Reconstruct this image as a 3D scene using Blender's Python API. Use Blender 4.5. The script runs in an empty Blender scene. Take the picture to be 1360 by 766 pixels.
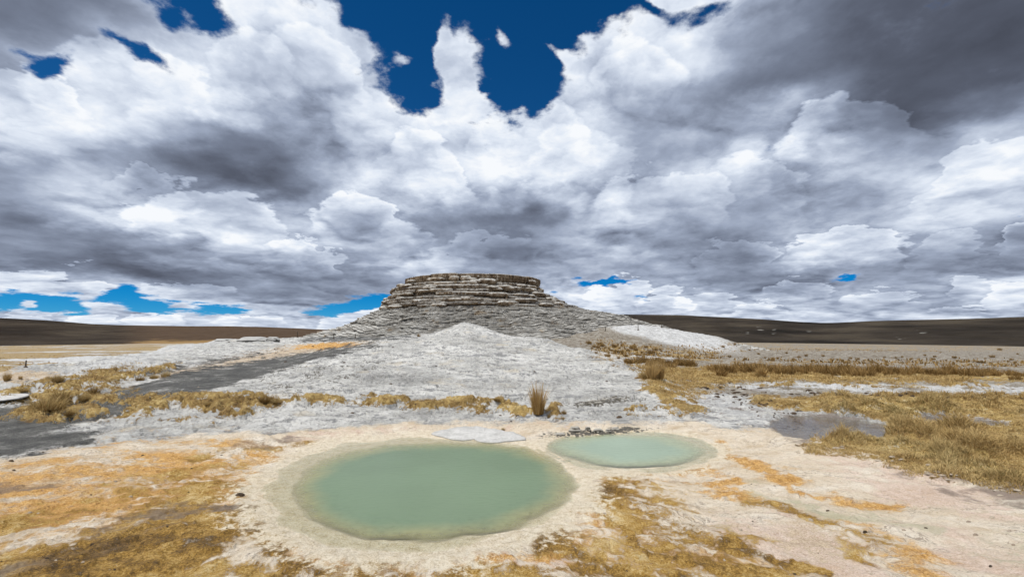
import bpy, math, random
import numpy as np
from mathutils import Vector
R = math.radians
sc = bpy.context.scene
col = sc.collection
rng = np.random.default_rng(7)
random.seed(7)

# ------------------------------------------------------------------ camera
CAM = np.array([0.0, 0.0, 1.7]); PITCH = R(5.4); FPX = 604.0      # focal length in pixels of a 1360 px wide picture
cd = bpy.data.cameras.new('camera'); cd.sensor_width = 36; cd.lens = 36 * FPX / 1360
cd.clip_start = 0.05; cd.clip_end = 30000
cam = bpy.data.objects.new('camera', cd); col.objects.link(cam)
cam.location = CAM; cam.rotation_euler = (R(90) + PITCH, 0, 0); sc.camera = cam
CP, SP = math.cos(PITCH), math.sin(PITCH)

def ray(px, py):
    px = np.asarray(px, float); py = np.asarray(py, float)
    px, py = np.broadcast_arrays(px, py)
    a = (px - 680) / FPX; b = (383 - py) / FPX
    return np.stack([a, CP - b * SP, SP + b * CP], -1)

def pix(p):
    """photo pixel in which a world point is seen"""
    d = p - CAM
    f = d[..., 1] * CP + d[..., 2] * SP
    u = -d[..., 1] * SP + d[..., 2] * CP
    f = np.where(f < 1e-3, 1e-3, f)
    return 680 + FPX * d[..., 0] / f, 383 - FPX * u / f

def at(px, py, z=0.0):
    """point of the level z seen at a pixel"""
    r = ray(px, py); t = (z - CAM[2]) / r[..., 2]
    return CAM + r * t[..., None] if np.ndim(t) else CAM + r * t

def far(px, py, dist):
    """point at a horizontal distance seen at a pixel"""
    r = ray(px, py); t = dist / np.hypot(r[..., 0], r[..., 1])
    return CAM + r * (t[..., None] if np.ndim(t) else t)

# ------------------------------------------------------------------ node helpers
class NT:
    def __init__(s, nt): s.nt = nt; nt.nodes.clear()
    def n(s, t, **kw):
        nd = s.nt.nodes.new(t)
        for k, v in kw.items(): setattr(nd, k, v)
        return nd
    def l(s, a, b): s.nt.links.new(a, b)
    def put(s, sock, v):
        if v is None: return
        if isinstance(v, bpy.types.NodeSocket): s.l(v, sock)
        else: sock.default_value = v
    def m(s, op, a, b=None, c=None, clamp=False):
        nd = s.n('ShaderNodeMath', operation=op, use_clamp=clamp)
        s.put(nd.inputs[0], a); s.put(nd.inputs[1], b); s.put(nd.inputs[2], c)
        return nd.outputs[0]
    def v(s, op, a, b=None, scale=None):
        nd = s.n('ShaderNodeVectorMath', operation=op)
        s.put(nd.inputs[0], a); s.put(nd.inputs[1], b)
        if scale is not None: s.put(nd.inputs['Scale'], scale)
        return nd.outputs['Value'] if op in ('LENGTH', 'DOT_PRODUCT', 'DISTANCE') else nd.outputs[0]
    def step(s, x, a, b, lo=0.0, hi=1.0, kind='SMOOTHSTEP'):
        nd = s.n('ShaderNodeMapRange', interpolation_type=kind)
        s.put(nd.inputs[0], x)
        for i, q in zip((1, 2, 3, 4), (a, b, lo, hi)): s.put(nd.inputs[i], q)
        return nd.outputs[0]
    def mix(s, f, a, b, kind='MIX'):
        nd = s.n('ShaderNodeMix', data_type='RGBA', blend_type=kind, clamp_factor=True)
        s.put(nd.inputs[0], f)
        for i, q in ((6, a), (7, b)):
            if isinstance(q, tuple) and len(q) == 3: q = q + (1,)
            s.put(nd.inputs[i], q)
        return nd.outputs[2]
    def noise(s, vec, scale, detail=4, rough=.5, dist=0, lac=2.0, out='Fac', kind='FBM'):
        nd = s.n('ShaderNodeTexNoise', noise_type=kind)
        s.put(nd.inputs['Vector'], vec); s.put(nd.inputs['Scale'], scale)
        nd.inputs['Detail'].default_value = detail; nd.inputs['Roughness'].default_value = rough
        nd.inputs['Distortion'].default_value = dist; nd.inputs['Lacunarity'].default_value = lac
        return nd.outputs[out]
    def voro(s, vec, scale, feature='F1', detail=0, rough=.5, out='Distance', rnd=1, smooth=1):
        nd = s.n('ShaderNodeTexVoronoi', feature=feature)
        s.put(nd.inputs['Vector'], vec); s.put(nd.inputs['Scale'], scale)
        nd.inputs['Detail'].default_value = detail; nd.inputs['Roughness'].default_value = rough
        nd.inputs['Randomness'].default_value = rnd
        if feature == 'SMOOTH_F1': nd.inputs['Smoothness'].default_value = smooth
        return nd.outputs[out]
    def ramp(s, f, stops, interp='LINEAR'):
        nd = s.n('ShaderNodeValToRGB'); cr = nd.color_ramp; cr.interpolation = interp
        while len(cr.elements) < len(stops): cr.elements.new(0.5)
        for e, (p, c) in zip(cr.elements, stops):
            e.position = p
        for e, (p, c) in zip(cr.elements, stops):
            e.color = (c[0], c[1], c[2], 1) if not isinstance(c, (int, float)) else (c, c, c, 1)
        s.put(nd.inputs[0], f)
        return nd.outputs[0]
    def attr(s, name):
        nd = s.n('ShaderNodeAttribute', attribute_name=name); return nd
def lin(r, g, b):
    f = lambda v: (v / 255 / 12.92) if v <= 10 else ((v / 255 + .055) / 1.055) ** 2.4
    return (f(r), f(g), f(b))

# ------------------------------------------------------------------ sun and sky
SUN_EL, SUN_AZ = 68.0, -128.0          # degrees; azimuth from +Y (ahead) towards +X (right)
sd = Vector((math.sin(R(SUN_AZ)) * math.cos(R(SUN_EL)), math.cos(R(SUN_AZ)) * math.cos(R(SUN_EL)), math.sin(R(SUN_EL))))
sl = bpy.data.lights.new('sun', 'SUN'); sl.energy = 4.0; sl.angle = R(0.53); sl.color = (1, .965, .90)
so = bpy.data.objects.new('sun', sl); col.objects.link(so); so.location = (-20, -20, 60)
so.rotation_euler = (-sd).to_track_quat('-Z', 'Y').to_euler()

K1, K2, K3 = .17, 1.05, .07
# cloud brightness read at every 50 px (x) for a list of heights (y); 0..99
ROWS_Y = [0, 40, 80, 120, 160, 200, 240, 280, 310, 335, 360, 380, 400, 420, 440]
LUM = """
52 46 46 50 60 72 80 92 98 96 96 96 96 96 96 90 90 96 96 90 72 60 48 38 35 34 33 33
48 44 46 54 62 82 90 92 96 95 95 96 98 96 96 96 98 92 92 78 60 50 46 40 36 34 34 35
62 60 66 80 84 90 92 92 90 92 94 92 96 92 90 92 92 84 86 66 50 44 42 38 35 34 35 38
80 68 84 90 84 86 88 86 82 84 90 92 92 90 86 88 80 68 78 56 46 44 48 42 36 38 42 48
86 84 86 84 76 72 74 66 70 72 80 86 88 90 92 86 66 56 62 58 66 84 80 50 36 44 52 62
56 66 70 62 52 44 42 44 56 64 82 86 84 88 92 86 70 56 56 66 80 80 74 62 46 62 74 80
44 58 70 58 46 40 36 36 42 66 82 82 82 86 88 86 80 66 62 62 66 76 80 78 74 74 78 78
62 62 64 80 80 72 60 74 60 78 70 58 50 50 46 54 80 70 62 58 54 60 56 46 66 76 74 66
52 50 66 80 84 84 70 80 72 58 62 58 54 46 44 44 70 68 56 52 52 70 76 64 66 70 64 54
42 36 34 40 52 60 72 74 80 60 70 72 56 54 52 62 66 62 56 52 50 80 84 76 62 60 62 64
74 66 46 36 36 44 52 56 60 54 60 76 70 52 54 64 62 60 54 50 50 54 64 60 54 50 60 76
84 84 76 62 62 66 50 52 48 50 50 56 52 52 58 74 70 72 66 56 48 56 66 58 60 62 74 80
88 82 84 86 86 80 70 54 52 62 64 64 60 60 70 88 86 76 82 80 74 80 70 68 62 58 72 82
92 92 92 93 94 93 92 90 88 80 84 92 90 90 84 80 74 78 76 84 82 78 74 76 70 72 82 78
92 92 92 93 94 93 92 90 88 86 88 92 90 90 84 80 74 74 76 80 82 80 78 78 76 78 80 78
"""
LUM = np.array([[float(q) for q in l.split()] for l in LUM.strip().splitlines()]) / 99
AZS = [-52 + 104 * i / 31 for i in range(32)]
ELS = [0, 1.3, 2.7, 4.2, 6, 8, 10.5, 13.5, 16.5, 19.5, 22.5, 26, 30, 34, 38]
def lum_at(az, el):
    d = np.array([math.sin(R(az)) * math.cos(R(el)), math.cos(R(az)) * math.cos(R(el)), math.sin(R(el))])
    px, py = pix(CAM + d)
    cx = min(max(px / 50, 0), 26.999); i = int(cx); fx = cx - i
    ry = float(np.interp(py, ROWS_Y, range(len(ROWS_Y)))); j = min(int(ry), len(ROWS_Y) - 2); fy = ry - j
    a = LUM[j, i] * (1 - fx) + LUM[j, i + 1] * fx; b = LUM[j + 1, i] * (1 - fx) + LUM[j + 1, i + 1] * fx
    return a * (1 - fy) + b * fy
# openings in the cloud cover: x, y, half width, half height, tilt in degrees (clockwise), weight
GAPS = [(258, 8, 62, 24, 25, 1.2), (222, 30, 26, 14, 35, .8), (75, 86, 32, 20, -25, 1.1), (28, 66, 22, 8, 0, .7), (180, 68, 32, 13, 38, 1.0), (140, 48, 22, 6, 15, .5),
        (480, -8, 75, 40, 30, 1.3), (555, 60, 52, 62, 20, 1.3), (560, 128, 30, 34, 10, 1.0), (640, 20, 90, 40, 0, 1.3), (690, 60, 62, 60, 0, 1.3), (665, 115, 40, 48, 0, 1.25), (710, 110, 40, 34, 30, 1.1),
        (740, 20, 80, 36, -15, 1.25), (800, 4, 44, 16, -10, 1.0), (868, 14, 24, 9, 35, .8), (938, 26, 44, 20, -15, 1.05), (1355, 281, 12, 4, 0, .9),
        (20, 402, 110, 12, 3, 1.25), (130, 408, 90, 10, 2, 1.25), (165, 389, 18, 11, 0, 1.2), (215, 406, 70, 11, 5, 1.25), (290, 412, 50, 8, 0, 1.1), (450, 412, 60, 10, -8, 1.25), (505, 396, 36, 10, -8, 1.2),
        (790, 374, 32, 6, -5, 1.0), (838, 373, 30, 5, -3, 1.0), (1128, 368, 26, 4, -12, 1.0), (850, 393, 14, 5, 0, .8), (735, 387, 10, 4, 0, .7)]
# clouds standing inside the openings
PUFFS = [(614, 84, 19, 30, -18, 1.2), (584, 62, 8, 26, 4, 1.1), (594, 92, 16, 16, 0, .8), (616, 122, 13, 22, 0, .95), (628, 145, 24, 14, 0, .8), (560, 136, 14, 8, 0, .5), (664, 48, 8, 17, -15, .55), (737, 76, 26, 7, 35, .8), (770, 50, 30, 7, 20, .5), (530, 84, 14, 10, 0, .7),
         (37, 404, 13, 6, 0, 1.2), (145, 411, 22, 8, 0, 1.2), (128, 401, 30, 5, 0, .9), (246, 405, 20, 6, 0, 1.0), (60, 426, 60, 8, 0, 1.3), (150, 428, 40, 13, 0, 1.3), (235, 429, 44, 13, 0, 1.3), (330, 430, 60, 12, 0, 1.3), (410, 428, 30, 8, 0, 1.2), (470, 430, 40, 11, -14, 1.3), (895, 8, 30, 7, 0, .5), (952, 44, 16, 7, -30, .5), (575, 122, 10, 7, 0, .6)]

w = bpy.data.worlds.new('World'); sc.world = w; w.use_nodes = True
N = NT(w.node_tree)
gen = N.n('ShaderNodeTexCoord').outputs['Generated']
dirn = N.v('NORMALIZE', gen)
sep = N.n('ShaderNodeSeparateXYZ'); N.l(dirn, sep.inputs[0])
dx_, dy_, dz_ = sep.outputs
el = N.m('ARCSINE', dz_)
az = N.m('ARCTAN2', dx_, dy_)
# cloud space: farther clouds are smaller and flatter
zc = N.m('MAXIMUM', dz_, 0.0)
k = N.m('POWER', N.m('ADD', zc, 0.09), -0.6)
sq = N.n('ShaderNodeCombineXYZ'); N.l(dx_, sq.inputs[0]); N.l(dy_, sq.inputs[1]); N.l(N.m('MULTIPLY', dz_, 2.0), sq.inputs[2])
P = N.v('SCALE', sq.outputs[0], scale=k)
w1 = N.noise(P, 2.2, 5, .55, out='Color')
w1c = N.v('SUBTRACT', w1, (.5, .5, .5))
w2 = N.noise(P, 9.0, 4, .6, out='Color')
w2c = N.v('SUBTRACT', w2, (.5, .5, .5))
# warped azimuth / elevation
ws = N.n('ShaderNodeSeparateXYZ'); N.l(N.v('ADD', N.v('SCALE', w1c, scale=.13), N.v('SCALE', w2c, scale=.05)), ws.inputs[0])
damp = N.step(el, 0.0, R(14), .25, 1.0)
elw = N.m('ADD', el, N.m('MULTIPLY', N.m('MULTIPLY', ws.outputs[1], damp), 1.0))
azw = N.m('ADD', az, N.m('MULTIPLY', ws.outputs[0], N.step(el, 0.0, R(14), .6, 1.0)))
u = N.step(azw, R(-52), R(52), 0, 1, 'LINEAR')
rows = []
for e in ELS:
    rows.append(N.ramp(u, [(i / 31, float(lum_at(AZS[i], e))) for i in range(32)], 'B_SPLINE'))
L = rows[0]
for j in range(1, len(ELS)):
    L = N.mix(N.step(elw, R(ELS[j - 1]), R(ELS[j])), L, rows[j])
L = N.m('MINIMUM', N.m('MULTIPLY_ADD', L, 1.24, -.130), .88)
# outside the part that was looked at, the cover goes on with broad banks of its own
side = N.m('MAXIMUM', N.step(N.m('ABSOLUTE', az), R(50), R(66)), N.step(el, R(38), R(50)))
bankn = N.noise(P, 1.3, 4, .5)
bank = N.step(bankn, .32, .68, .42, .95)
L = N.m('ADD', N.m('MULTIPLY', L, N.m('SUBTRACT', 1, side)), N.m('MULTIPLY', bank, side))
def placed(x, y, rx, ry, tilt, vec):
    """square of the distance from the middle of an oval patch of sky in units of its half axes, and the height in it; vec = (azimuth, elevation, 1)"""
    def ae(px, py):
        r = ray(px, py); return math.atan2(r[0], r[1]), math.atan2(r[2], math.hypot(r[0], r[1]))
    c = ae(x, y); t = R(tilt)
    a = ae(x + rx * math.cos(t), y + rx * math.sin(t)); b = ae(x - ry * math.sin(t), y + ry * math.cos(t))
    an = math.atan2(a[1] - c[1], a[0] - c[0]); ra = math.hypot(a[0] - c[0], a[1] - c[1]); rb = math.hypot(b[0] - c[0], b[1] - c[1])
    ca, sa = math.cos(an), math.sin(an)
    u_ = N.v('DOT_PRODUCT', vec, (ca / ra, sa / ra, -(c[0] * ca + c[1] * sa) / ra))
    v_ = N.v('DOT_PRODUCT', vec, (-sa / rb, ca / rb, -(-c[0] * sa + c[1] * ca) / rb))
    return N.m('MULTIPLY_ADD', u_, u_, N.m('MULTIPLY', v_, v_)), v_
def join(A, E):
    v_ = N.n('ShaderNodeCombineXYZ'); N.l(A, v_.inputs[0]); N.l(E, v_.inputs[1]); v_.inputs[2].default_value = 1; return v_.outputs[0]
def spots(lst, A, E):
    vec = join(A, E); tot = None
    for (x, y, rx, ry, tilt, wt) in lst:
        q, _ = placed(x, y, rx, ry, tilt, vec)
        g = N.m('EXPONENT', N.m('MULTIPLY', q, -.8))
        tot = N.m('MULTIPLY', g, wt) if tot is None else N.m('MULTIPLY_ADD', g, wt, tot)
    return tot
def heads(lst, A, E):
    """cumulus heads: a crisp bright upper edge against the darker cloud behind, shading off towards the base"""
    vec = join(A, E); tot = None
    for (x, y, rx, ry, tilt, wt) in lst:
        q, v_ = placed(x, y, rx, ry, tilt, vec)
        d_ = N.m('SUBTRACT', q, .94)                       # about twice the distance inside the edge
        g = N.m('MULTIPLY', N.step(d_, -.10, .07, wt * .42, -wt * .20, 'LINEAR'), N.m('EXPONENT', N.m('MULTIPLY', N.m('ABSOLUTE', d_), -1.9)))
        top = N.step(v_, -.35, .45, 0, 1, 'LINEAR')
        tot = N.m('MULTIPLY', g, top) if tot is None else N.m('MULTIPLY_ADD', g, top, tot)
    return tot
HEADS = [(175, 150, 120, 88, 0, .55), (35, 140, 80, 48, 10, .7), (565, 240, 70, 50, 20, .6), (700, 205, 75, 50, 0, .5), (765, 250, 80, 62, 10, .4), (480, 318, 78, 52, 10, 1.0), (270, 318, 95, 58, 0, .9), (190, 270, 60, 30, 10, .5),
         (1120, 195, 100, 58, -5, .9), (1000, 250, 70, 50, 10, .5), (1115, 340, 82, 34, 5, 1.0), (870, 275, 100, 52, 5, .6), (1352, 330, 40, 24, -20, 1.0), (395, 352, 60, 26, 10, .8), (1300, 240, 110, 42, -18, .6), (1250, 350, 50, 30, 0, .5),
         (60, 384, 95, 20, 8, .9), (245, 388, 60, 18, 5, .9), (840, 130, 70, 70, 0, .5), (420, 110, 80, 60, 30, .5), (330, 90, 60, 60, 0, .4), (640, 350, 70, 30, 0, .6), (980, 350, 60, 24, 0, .6),
         (30, 425, 44, 9, 0, .8), (120, 430, 36, 17, 0, 1.0), (205, 430, 42, 15, 0, 1.0), (330, 430, 50, 13, 0, .9), (465, 432, 46, 20, -10, 1.1),
         (812, 404, 46, 27, 0, 1.1), (885, 412, 42, 22, 0, 1.0), (940, 408, 50, 20, 0, .9), (1055, 392, 52, 20, 0, 1.1), (1010, 414, 40, 12, 0, .9), (1170, 404, 60, 15, 0, .9), (1290, 388, 34, 22, 0, .8), (1345, 402, 50, 26, -10, 1.0), (1270, 418, 50, 10, 0, .9)]
# billows: rounded heads with dark creases, lit from the sun's side
def billow(vec, scale, det):
    nd = N.n('ShaderNodeTexNoise', noise_type='RIDGED_MULTIFRACTAL', normalize=False)
    N.l(vec, nd.inputs['Vector']); nd.inputs['Scale'].default_value = scale; nd.inputs['Detail'].default_value = det
    nd.inputs['Roughness'].default_value = .50; nd.inputs['Offset'].default_value = 1.0; nd.inputs['Gain'].default_value = 1.0; nd.inputs['Lacunarity'].default_value = 2.1
    return nd.outputs[0]
Pw = N.v('ADD', P, N.v('ADD', N.v('SCALE', w2c, scale=.07), N.v('SCALE', w1c, scale=.18)))
b0 = billow(Pw, 2.1, 4); b1 = billow(N.v('ADD', Pw, (.03, -.02, .075)), 2.1, 4)
rel1 = N.m('MAXIMUM', N.m('MINIMUM', N.m('SUBTRACT', b1, b0), .6), -.6)
f0 = N.noise(Pw, 3.0, 6, .55); f1 = N.noise(N.v('ADD', Pw, (.03, -.02, .09)), 3.0, 6, .55)
rel2 = N.m('SUBTRACT', f0, f1)
wsmall = N.n('ShaderNodeSeparateXYZ'); N.l(N.v('ADD', N.v('SCALE', w1c, scale=.05), N.v('SCALE', w2c, scale=.045)), wsmall.inputs[0])
d2 = N.step(el, 0.0, R(10), .30, 1.0)
A2 = N.m('ADD', az, N.m('MULTIPLY', wsmall.outputs[0], d2)); E2 = N.m('ADD', el, N.m('MULTIPLY', wsmall.outputs[1], d2))
bw = N.m('MULTIPLY', N.m('SUBTRACT', b0, 1.2), .014)
A3 = N.m('ADD', az, N.m('MULTIPLY', N.m('ADD', wsmall.outputs[0], bw), N.m('MULTIPLY', d2, 1.8))); E3 = N.m('ADD', el, N.m('MULTIPLY', N.m('ADD', wsmall.outputs[1], bw), N.m('MULTIPLY', d2, 1.8)))
hd = heads(HEADS, A3, E3)
amp = N.step(L, .40, .85, .22, 1.0)
crease = N.step(b0, 1.15, 1.9)
L2 = N.m('ADD', L, N.m('MULTIPLY', amp, N.m('ADD', N.m('MULTIPLY', rel1, K1), N.m('ADD', N.m('MULTIPLY', rel2, K2), N.m('MULTIPLY', crease, -K3)))))
L2 = N.m('ADD', L2, N.m('MULTIPLY', hd, N.step(L, .2, .8, .26, .46)))
edge = N.m('SUBTRACT', N.noise(P, 10, 6, .60), .5)
L2 = N.m('ADD', L2, N.m('MULTIPLY', edge, .14))
gap = N.m('SUBTRACT', N.m('MINIMUM', spots(GAPS, A2, E2), 1.35), spots(PUFFS, A2, E2))
lowg = N.step(el, R(1), R(9), .85, 1.0)
gapn = N.m('ADD', gap, N.m('MULTIPLY', N.m('ADD', N.m('MULTIPLY', edge, 2.1), N.m('MULTIPLY', N.m('SUBTRACT', b0, 1.2), .22)), lowg))
more = N.m('MULTIPLY', side, N.step(bankn, .60, .70))
cover = N.m('POWER', N.step(gapn, .92, .40), 1.3)
thin = N.step(gapn, .75, .10)            # a bright thin fringe before the opening
cover = N.m('MULTIPLY', cover, N.m('SUBTRACT', 1, more))
# fringe of a cloud is thin and bright
L2 = N.m('ADD', L2, N.m('MULTIPLY', N.m('SUBTRACT', 1, thin), .05))
L2 = N.m('MULTIPLY', L2, N.step(el, 0, R(7), .90, 1.0))
ccol = N.ramp(L2, [(.18, lin(64, 68, 79)), (.34, lin(88, 94, 109)), (.48, lin(119, 128, 147)), (.63, lin(158, 169, 190)), (.78, lin(198, 208, 225)), (.90, lin(226, 234, 246)), (1.0, lin(247, 250, 254))])
skyn = N.n('ShaderNodeTexSky', sky_type='NISHITA'); skyn.sun_disc = False
skyn.sun_elevation = R(SUN_EL); skyn.sun_rotation = R(SUN_AZ); skyn.altitude = 4500; skyn.air_density = 1.0; skyn.dust_density = .2; skyn.ozone_density = 2.0
hs = N.n('ShaderNodeHueSaturation'); hs.inputs['Saturation'].default_value = 1.25; N.l(N.mix(1.0, skyn.outputs[0], N.mix(N.step(el, 0, R(16)), (.34, .62, .86), (.70, .82, .92)), 'MULTIPLY'), hs.inputs['Color'])
bs = N.n('ShaderNodeBackground'); N.l(hs.outputs[0], bs.inputs[0]); bs.inputs[1].default_value = .10
bc = N.n('ShaderNodeBackground'); N.l(ccol, bc.inputs[0]); bc.inputs[1].default_value = 1.0
mx = N.n('ShaderNodeMixShader'); N.l(cover, mx.inputs[0]); N.l(bs.outputs[0], mx.inputs[1]); N.l(bc.outputs[0], mx.inputs[2])
wo = N.n('ShaderNodeOutputWorld'); N.l(mx.outputs[0], wo.inputs[0])
w.cycles.sampling_method = 'NONE'

sc.cycles.use_adaptive_sampling = True; sc.cycles.adaptive_threshold = .025; sc.cycles.adaptive_min_samples = 16
sc.cycles.max_bounces = 4; sc.cycles.diffuse_bounces = 2; sc.cycles.glossy_bounces = 2; sc.cycles.transparent_max_bounces = 8
vs = sc.view_settings; vs.view_transform = 'Standard'; vs.look = 'None'; vs.exposure = 0; vs.gamma = 1; vs.use_curve_mapping = False

# ------------------------------------------------------------------ numeric noise
_perm = np.random.default_rng(11).permutation(4096)
_grad = np.random.default_rng(12).uniform(0, 2 * np.pi, 4096)
_gx, _gy = np.cos(_grad), np.sin(_grad)
def perlin(x, y, seed=0):
    xi = np.floor(x).astype(np.int64); yi = np.floor(y).astype(np.int64)
    xf = x - xi; yf = y - yi
    ux = xf * xf * xf * (xf * (xf * 6 - 15) + 10); uy = yf * yf * yf * (yf * (yf * 6 - 15) + 10)
    def g(ix, iy, fx, fy):
        h = _perm[(_perm[(ix + seed * 57) & 4095] + iy) & 4095]
        return _gx[h] * fx + _gy[h] * fy
    a = g(xi, yi, xf, yf); b = g(xi + 1, yi, xf - 1, yf); c = g(xi, yi + 1, xf, yf - 1); d = g(xi + 1, yi + 1, xf - 1, yf - 1)
    return ((a * (1 - ux) + b * ux) * (1 - uy) + (c * (1 - ux) + d * ux) * uy) * 1.5
def fbm(x, y, oct=4, seed=0, gain=.5):
    s = 0; a = 1.0; t = 0
    for o in range(oct):
        s = s + a * perlin(x * 2 ** o + 13.7 * o, y * 2 ** o - 7.3 * o, seed + o); t += a; a *= gain
    return s / t
def sst(x, a, b):
    t = np.clip((x - a) / (b - a), 0, 1); return t * t * (3 - 2 * t)

# ------------------------------------------------------------------ mesh helpers
def mesh_np(name, V, F, mat=None, smooth=True, mat_idx=None):
    """V (n,3), F (m,k) with k = 3 or 4, or a list of such arrays"""
    Fs = F if isinstance(F, list) else [F]
    me = bpy.data.meshes.new(name)
    V = np.asarray(V, np.float32)
    me.vertices.add(len(V)); me.vertices.foreach_set('co', V.ravel())
    loops = np.concatenate([f.ravel() for f in Fs]).astype(np.int32)
    tot = np.concatenate([np.full(len(f), f.shape[1]) for f in Fs]).astype(np.int32)
    st = np.concatenate([[0], np.cumsum(tot)[:-1]]).astype(np.int32)
    me.loops.add(len(loops)); me.loops.foreach_set('vertex_index', loops)
    me.polygons.add(len(tot)); me.polygons.foreach_set('loop_start', st); me.polygons.foreach_set('loop_total', tot)
    me.polygons.foreach_set('use_smooth', np.full(len(tot), bool(smooth)))
    if mat:
        me.materials.append(mat)
    me.update(calc_edges=True)
    return me
def obj(name, me, parent=None, loc=None, rz=0.0, scale=1.0):
    o = bpy.data.objects.new(name, me); col.objects.link(o)
    if parent is not None: o.parent = parent
    if loc is not None: o.location = [float(q) for q in loc]
    o.rotation_euler = (0, 0, rz)
    o.scale = (scale,) * 3 if isinstance(scale, (int, float)) else scale
    return o
def tag(o, label=None, cat=None, group=None, kind=None):
    if label: o['label'] = label
    if cat: o['category'] = cat
    if group: o['group'] = group
    if kind: o['kind'] = kind
    return o
def color_attr(me, name, arr):
    a = me.color_attributes.new(name, 'FLOAT_COLOR', 'POINT')
    full = np.ones((len(arr), 4), np.float32); full[:, :arr.shape[1]] = arr
    a.data.foreach_set('color', full.ravel())
def float_attr(me, name, arr):
    a = me.attributes.new(name, 'FLOAT', 'POINT'); a.data.foreach_set('value', np.asarray(arr, np.float32).ravel())
def material(name):
    m = bpy.data.materials.new(name); m.use_nodes = True
    return m, NT(m.node_tree)
def finish(N, color, rough=.9, bump=None, bstr=.5, bdist=.02, spec=.2, sub=None, alpha=None, coat=None):
    b = N.n('ShaderNodeBsdfPrincipled')
    N.put(b.inputs['Base Color'], color if isinstance(color, bpy.types.NodeSocket) or len(color) == 4 else tuple(color) + (1,))
    N.put(b.inputs['Roughness'], rough); N.put(b.inputs['Specular IOR Level'], spec)
    if bump is not None:
        bp = N.n('ShaderNodeBump'); N.put(bp.inputs['Height'], bump); N.put(bp.inputs['Strength'], bstr); N.put(bp.inputs['Distance'], bdist)
        N.l(bp.outputs[0], b.inputs['Normal'])
    o = N.n('ShaderNodeOutputMaterial'); N.l(b.outputs[0], o.inputs[0])
    return b

# ------------------------------------------------------------------ relief of the place
# (photo column, distance in metres, height): None = read from the row given as 4th value
CTRL = []
def prof(px, items):
    for it in items:
        d = it[0]
        if it[1] == 'z': z = it[2]
        else: z = float(far(px, it[2], d)[2])
        r_ = ray(px, 400); CTRL.append((math.atan2(r_[0], r_[1]), math.log(d), z / d))
FLATN = [(1.0, 'z', 0), (2.5, 'z', 0), (5, 'z', 0), (7.5, 'z', 0)]
FAR_ = [(200, 'z', -4.2), (500, 'z', -10), (1500, 'z', -28), (5000, 'z', -90)]
prof(-160, FLATN + [(12, 'z', 0), (20, 'z', .0), (30, 'z', -.5), (60, 'z', -1.6), (110, 'z', -3)] + FAR_)
prof(50, FLATN + [(11, 'z', 0), (16, 'z', .02), (21, 'y', 494), (25, 'y', 488), (32, 'z', -.6), (60, 'z', -1.7), (110, 'z', -3)] + FAR_)
prof(150, FLATN + [(11, 'z', .0), (15, 'z', .05), (21, 'y', 489), (30, 'y', 473), (36, 'z', -.1), (45, 'z', -1.2), (60, 'z', -1.7), (110, 'z', -3)] + FAR_)
prof(230, FLATN + [(11, 'z', .03), (15, 'y', 512), (21, 'y', 490), (30, 'y', 473), (42, 'y', 459), (48, 'z', .1), (60, 'z', -1.5), (110, 'z', -3)] + FAR_)
prof(300, FLATN + [(9.5, 'z', .03), (12, 'y', 528), (16, 'y', 506), (22, 'y', 489), (30, 'y', 472), (42, 'y', 458), (52, 'y', 451), (60, 'z', -.2), (75, 'z', -1.8), (110, 'z', -3)] + FAR_)
prof(380, FLATN + [(9, 'z', .03), (12, 'y', 521), (16, 'y', 499), (22, 'y', 480), (30, 'y', 468), (42, 'y', 456), (55, 'y', 449), (64, 'z', .5), (80, 'z', -1.4), (110, 'z', -2.6)] + FAR_)
prof(450, FLATN + [(9, 'z', .03), (12, 'y', 516), (16, 'y', 491), (22, 'y', 469), (27, 'y', 460), (38, 'y', 454), (50, 'y', 449), (64, 'z', .9), (100, 'z', -.8)] + FAR_)
prof(520, FLATN + [(9, 'z', .03), (12, 'y', 513), (16, 'y', 486), (21, 'y', 464), (27, 'y', 449), (32, 'y', 447), (40, 'z', .9), (64, 'z', 1.0), (100, 'z', 0)] + FAR_)
prof(575, FLATN + [(9, 'z', .04), (12, 'y', 512), (16, 'y', 483), (21, 'y', 460), (27, 'y', 449), (32, 'y', 443), (38, 'z', 1.3), (64, 'z', 1.0), (100, 'z', .5)] + FAR_)
prof(597, [(27, 'y', 445.5), (32, 'y', 433.5), (36, 'z', 1.5)])
prof(638, [(27, 'y', 445.5), (32, 'y', 433), (36, 'z', 1.5)])
prof(617, FLATN + [(9, 'z', .04), (12, 'y', 512), (16, 'y', 483), (21, 'y', 460), (27, 'y', 443), (32, 'y', 427.5), (35, 'z', 1.9), (40, 'z', 1.2), (64, 'z', 1.0), (100, 'z', .5)] + FAR_)
prof(665, FLATN + [(9, 'z', .04), (12, 'y', 512), (16, 'y', 484), (21, 'y', 461), (27, 'y', 449), (32, 'y', 443.5), (38, 'z', 1.2), (64, 'z', 1.0), (100, 'z', .5)] + FAR_)
prof(720, FLATN + [(9, 'z', .04), (12, 'y', 514), (16, 'y', 487), (21, 'y', 465), (25, 'y', 454), (29, 'y', 450), (34, 'z', .8), (45, 'z', .7), (64, 'z', .9), (100, 'z', .2)] + FAR_)
prof(775, FLATN + [(9, 'z', .04), (12, 'y', 517), (16, 'y', 491), (20, 'y', 470), (23, 'y', 464), (27, 'z', .4), (35, 'z', .35), (48, 'y', 450), (58, 'y', 440), (75, 'y', 433), (100, 'z', 0)] + FAR_)
prof(820, FLATN + [(9, 'z', .03), (12, 'y', 519), (16, 'y', 491), (18.5, 'y', 481), (22, 'z', .1), (30, 'z', .05), (40, 'z', .0), (50, 'y', 448), (61, 'y', 433), (84, 'y', 433), (110, 'z', 0)] + FAR_)
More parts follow.
